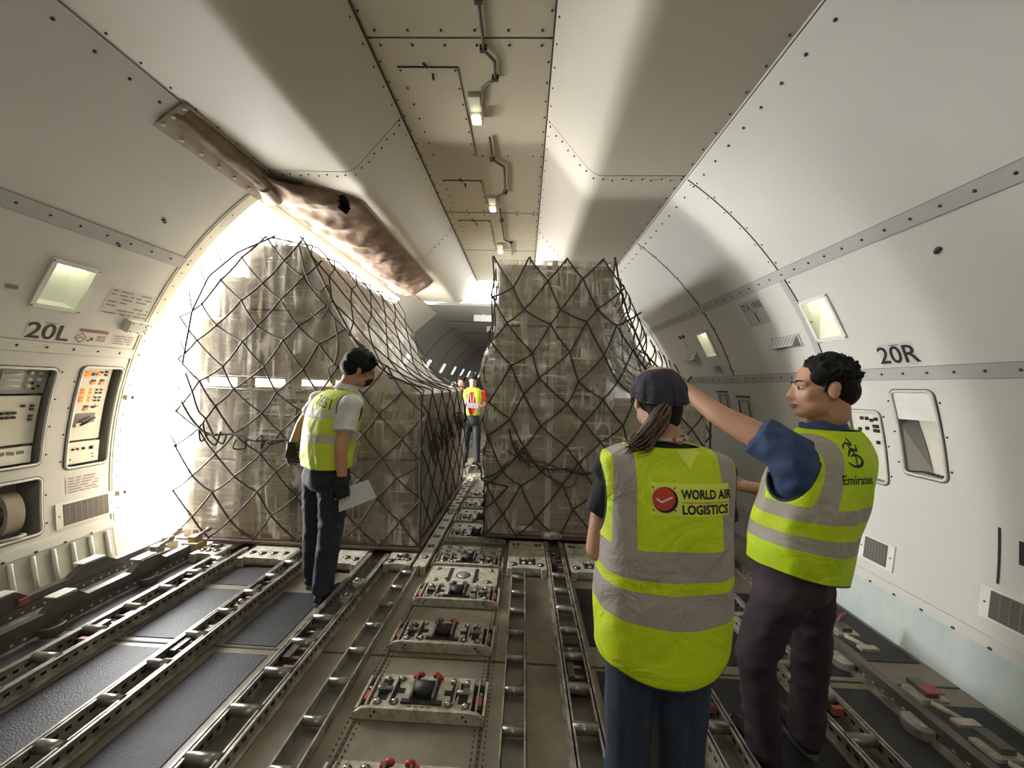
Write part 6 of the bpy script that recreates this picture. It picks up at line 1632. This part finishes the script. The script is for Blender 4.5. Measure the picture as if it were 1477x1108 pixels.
# ============ people at the far end of the aisle
def person_far(x, y, phi, label, shirt, trouser, vest_on, papers, hgt=1.72, head_pitch=-28):
    root = thing('person', label, 'person', (x, y, 0)); f3 = frame(phi); k = hgt / 1.72
    P = lambda a, b, c: V((x, y, 0)) + f3 @ V((a * k, b * k, c * k))
    hc = P(0, .045, 1.595); H3 = frame(phi, head_pitch)
    B = Blob(); head_blob(B, hc, H3, .98 * k, P(0, .0, 1.42))
    rings = [(P(0, 0, z), f3 @ V((1, 0, 0)), f3 @ V((0, 1, 0)), a * k, b * k) for (z, a, b) in ((.88, .15, .10), (1.1, .145, .10), (1.28, .165, .11), (1.38, .155, .085), (1.44, .07, .06))]
    B.loft(rings)
    arms = []
    for s in (-1, 1):
        S, E, W = P(s * .185, 0, 1.36), P(s * .235, .05, 1.10), P(s * .09, .28, 1.12) if papers else P(s * .24, .06, .86)
        arms.append((S, E, W)); B.chain([S, E, W], [.05, .04, .028]); hand(B, W, f3 @ V((-s, .5, 0)) if papers else (0, 0, -1), f3 @ V((0, -.3, 1)) if papers else f3 @ V((-s, 0, 0)), s, .6, .95)
        B.chain([P(s * .085, 0, .86), P(s * .10, .0, .48), P(s * .12, 0, .09)], [.08, .055, .04])
    B.build('body', 'skin', root, voxel=.010); hair_short(root, hc, H3, 1.02, spikes=50, sl=.012, voxel=.009); face_parts(root, hc, H3, .98)
    B = Blob(); B.loft([(c, r, f, a + .015, b + .015) for (c, r, f, a, b) in rings])
    for (S, E, W) in arms: B.cap(S, lerp(S, E, .62), .066, .060, flat=True); B.ell(S, (.066, .066, .055))
    B.build('shirt', shirt, root, voxel=.011, wrinkle=.003, wf=12)
    if vest_on:
        vm = vest_mat('vest_far', [(.10, .16), (.22, .28)], .115, .05, .9, neon=(214, 236, 24), grey=(190, 188, 176))
        c0 = P(0, 0, .95); tab = [(v, P(0, 0, z).x, P(0, 0, z).y, P(0, 0, z).z, phi, a * k, b * k) for (v, z, a, b) in ((0, .95, .19, .13), (.2, 1.12, .185, .135), (.36, 1.28, .188, .135), (.46, 1.38, .175, .108), (.51, 1.43, .12, .085), (.54, 1.45, .09, .075))]
        rt, fw = f3 @ V((1, 0, 0)), f3 @ V((0, 1, 0))
        vest(root, tab, vm, nth=90, nv=60, wrinkle=.004, holes=((P(.18, 0, 1.33), rt, fw, .07, (0, 0, 1), .10), (P(-.18, 0, 1.33), -rt, fw, .07, (0, 0, 1), .10), (P(0, .13, 1.20), fw, rt, .062, (0, 0, 1), .28)))
        b = MB(); b.tube([P(-.05, .10, 1.42), P(-.03, .135, 1.25), P(0, .14, 1.12), P(.03, .135, 1.25), P(.05, .10, 1.42)], .006, n=5); b.build('lanyard', 'lanyard', root)
    B = Blob(); B.loft([(P(0, 0, z), f3 @ V((1, 0, 0)), f3 @ V((0, 1, 0)), a * k, b * k) for (z, a, b) in ((.96, .165, .12), (.88, .172, .125), (.80, .168, .12), (.75, .12, .09))])
    for s in (-1, 1): B.chain([P(s * .085, 0, .84), P(s * .10, .0, .48)], [.095, .075]); B.cap(P(s * .10, 0, .48), P(s * .12, 0, .07), .073, .062, flat=True)
    B.build('trousers', trouser, root, voxel=.011, wrinkle=.005, wf=9)
    for s in (-1, 1): q = P(s * .12, -.05, 0); shoe(root, (q.x, q.y, 0), phi + s * 14)
    if papers:
        c = P(0, .36, 1.14); b = MB(); b.obox(c, f3 @ V((.13, 0, .0)), f3 @ V((0, .075, .045)), V((0, 0, .003))); tag(b.build('paper_sheet', 'paper'), 'white sheets of paper read by the person in the red shirt', 'paper')
person_far(-.50, 7.15, 176, 'person in a red shirt and open hi-vis vest reading papers in the far aisle', 'redshirt', 'darktrouser', True, True, 1.74)
person_far(-.86, 8.1, 190, 'person in dark clothes mostly hidden behind the one in the red shirt', 'tee', 'darktrouser', False, False, 1.70, -10)
# ------------------------------------------------------------------ light
w = bpy.data.worlds.new('world'); SC.world = w; w.use_nodes = True
bg = w.node_tree.nodes['Background']; bg.inputs[0].default_value = (1, 1, .99, 1); bg.inputs[1].default_value = 7.5
def area(name, loc, rot, sx, sy, power, col=(1, 1, 1)):
    l = bpy.data.lights.new(name, 'AREA'); l.shape = 'RECTANGLE'; l.size = sx; l.size_y = sy; l.energy = power; l.color = col
    o = bpy.data.objects.new(name, l); COL.objects.link(o); o.location = loc; o.rotation_euler = rot; return o
# bright overcast sky in front of the door opening
area('door_skylight', (-5.9, 4.6, 2.6), (0, radians(-78), 0), 6.0, 8.0, 4300, (1, .995, .98))
# strip lamp added between near door edge and load, standing in for daylight
gl = area('door_gap_fill', (-3.12, 3.215, 1.65), (0, radians(-90), 0), 2.3, .16, 105, (1, .995, .98)); gl.data.spread = radians(110)
# fill light added in the nose section behind the camera
for y in (-4.2, -1.8): area('cabin_fill', (0, y, 3.55), (0, 0, 0), .9, 1.4, 15, (1, .97, .90))
area('cabin_fill', (0, 22, 3.1), (0, 0, 0), .5, 6., 40, (1, .97, .9))  # added fill that lifts the black far end of the cabin
area('cabin_fill', (0, 13, 3.1), (0, 0, 0), .5, 8., 70, (1, .97, .9))  # more added fill, brightens the rear ceiling and walls
SC.view_settings.view_transform = 'Standard'
SC.view_settings.exposure = 0.43
SC.cycles.max_bounces = 10; SC.cycles.diffuse_bounces = 6; SC.cycles.transparent_max_bounces = 16
SC.cycles.sample_clamp_indirect = 6.
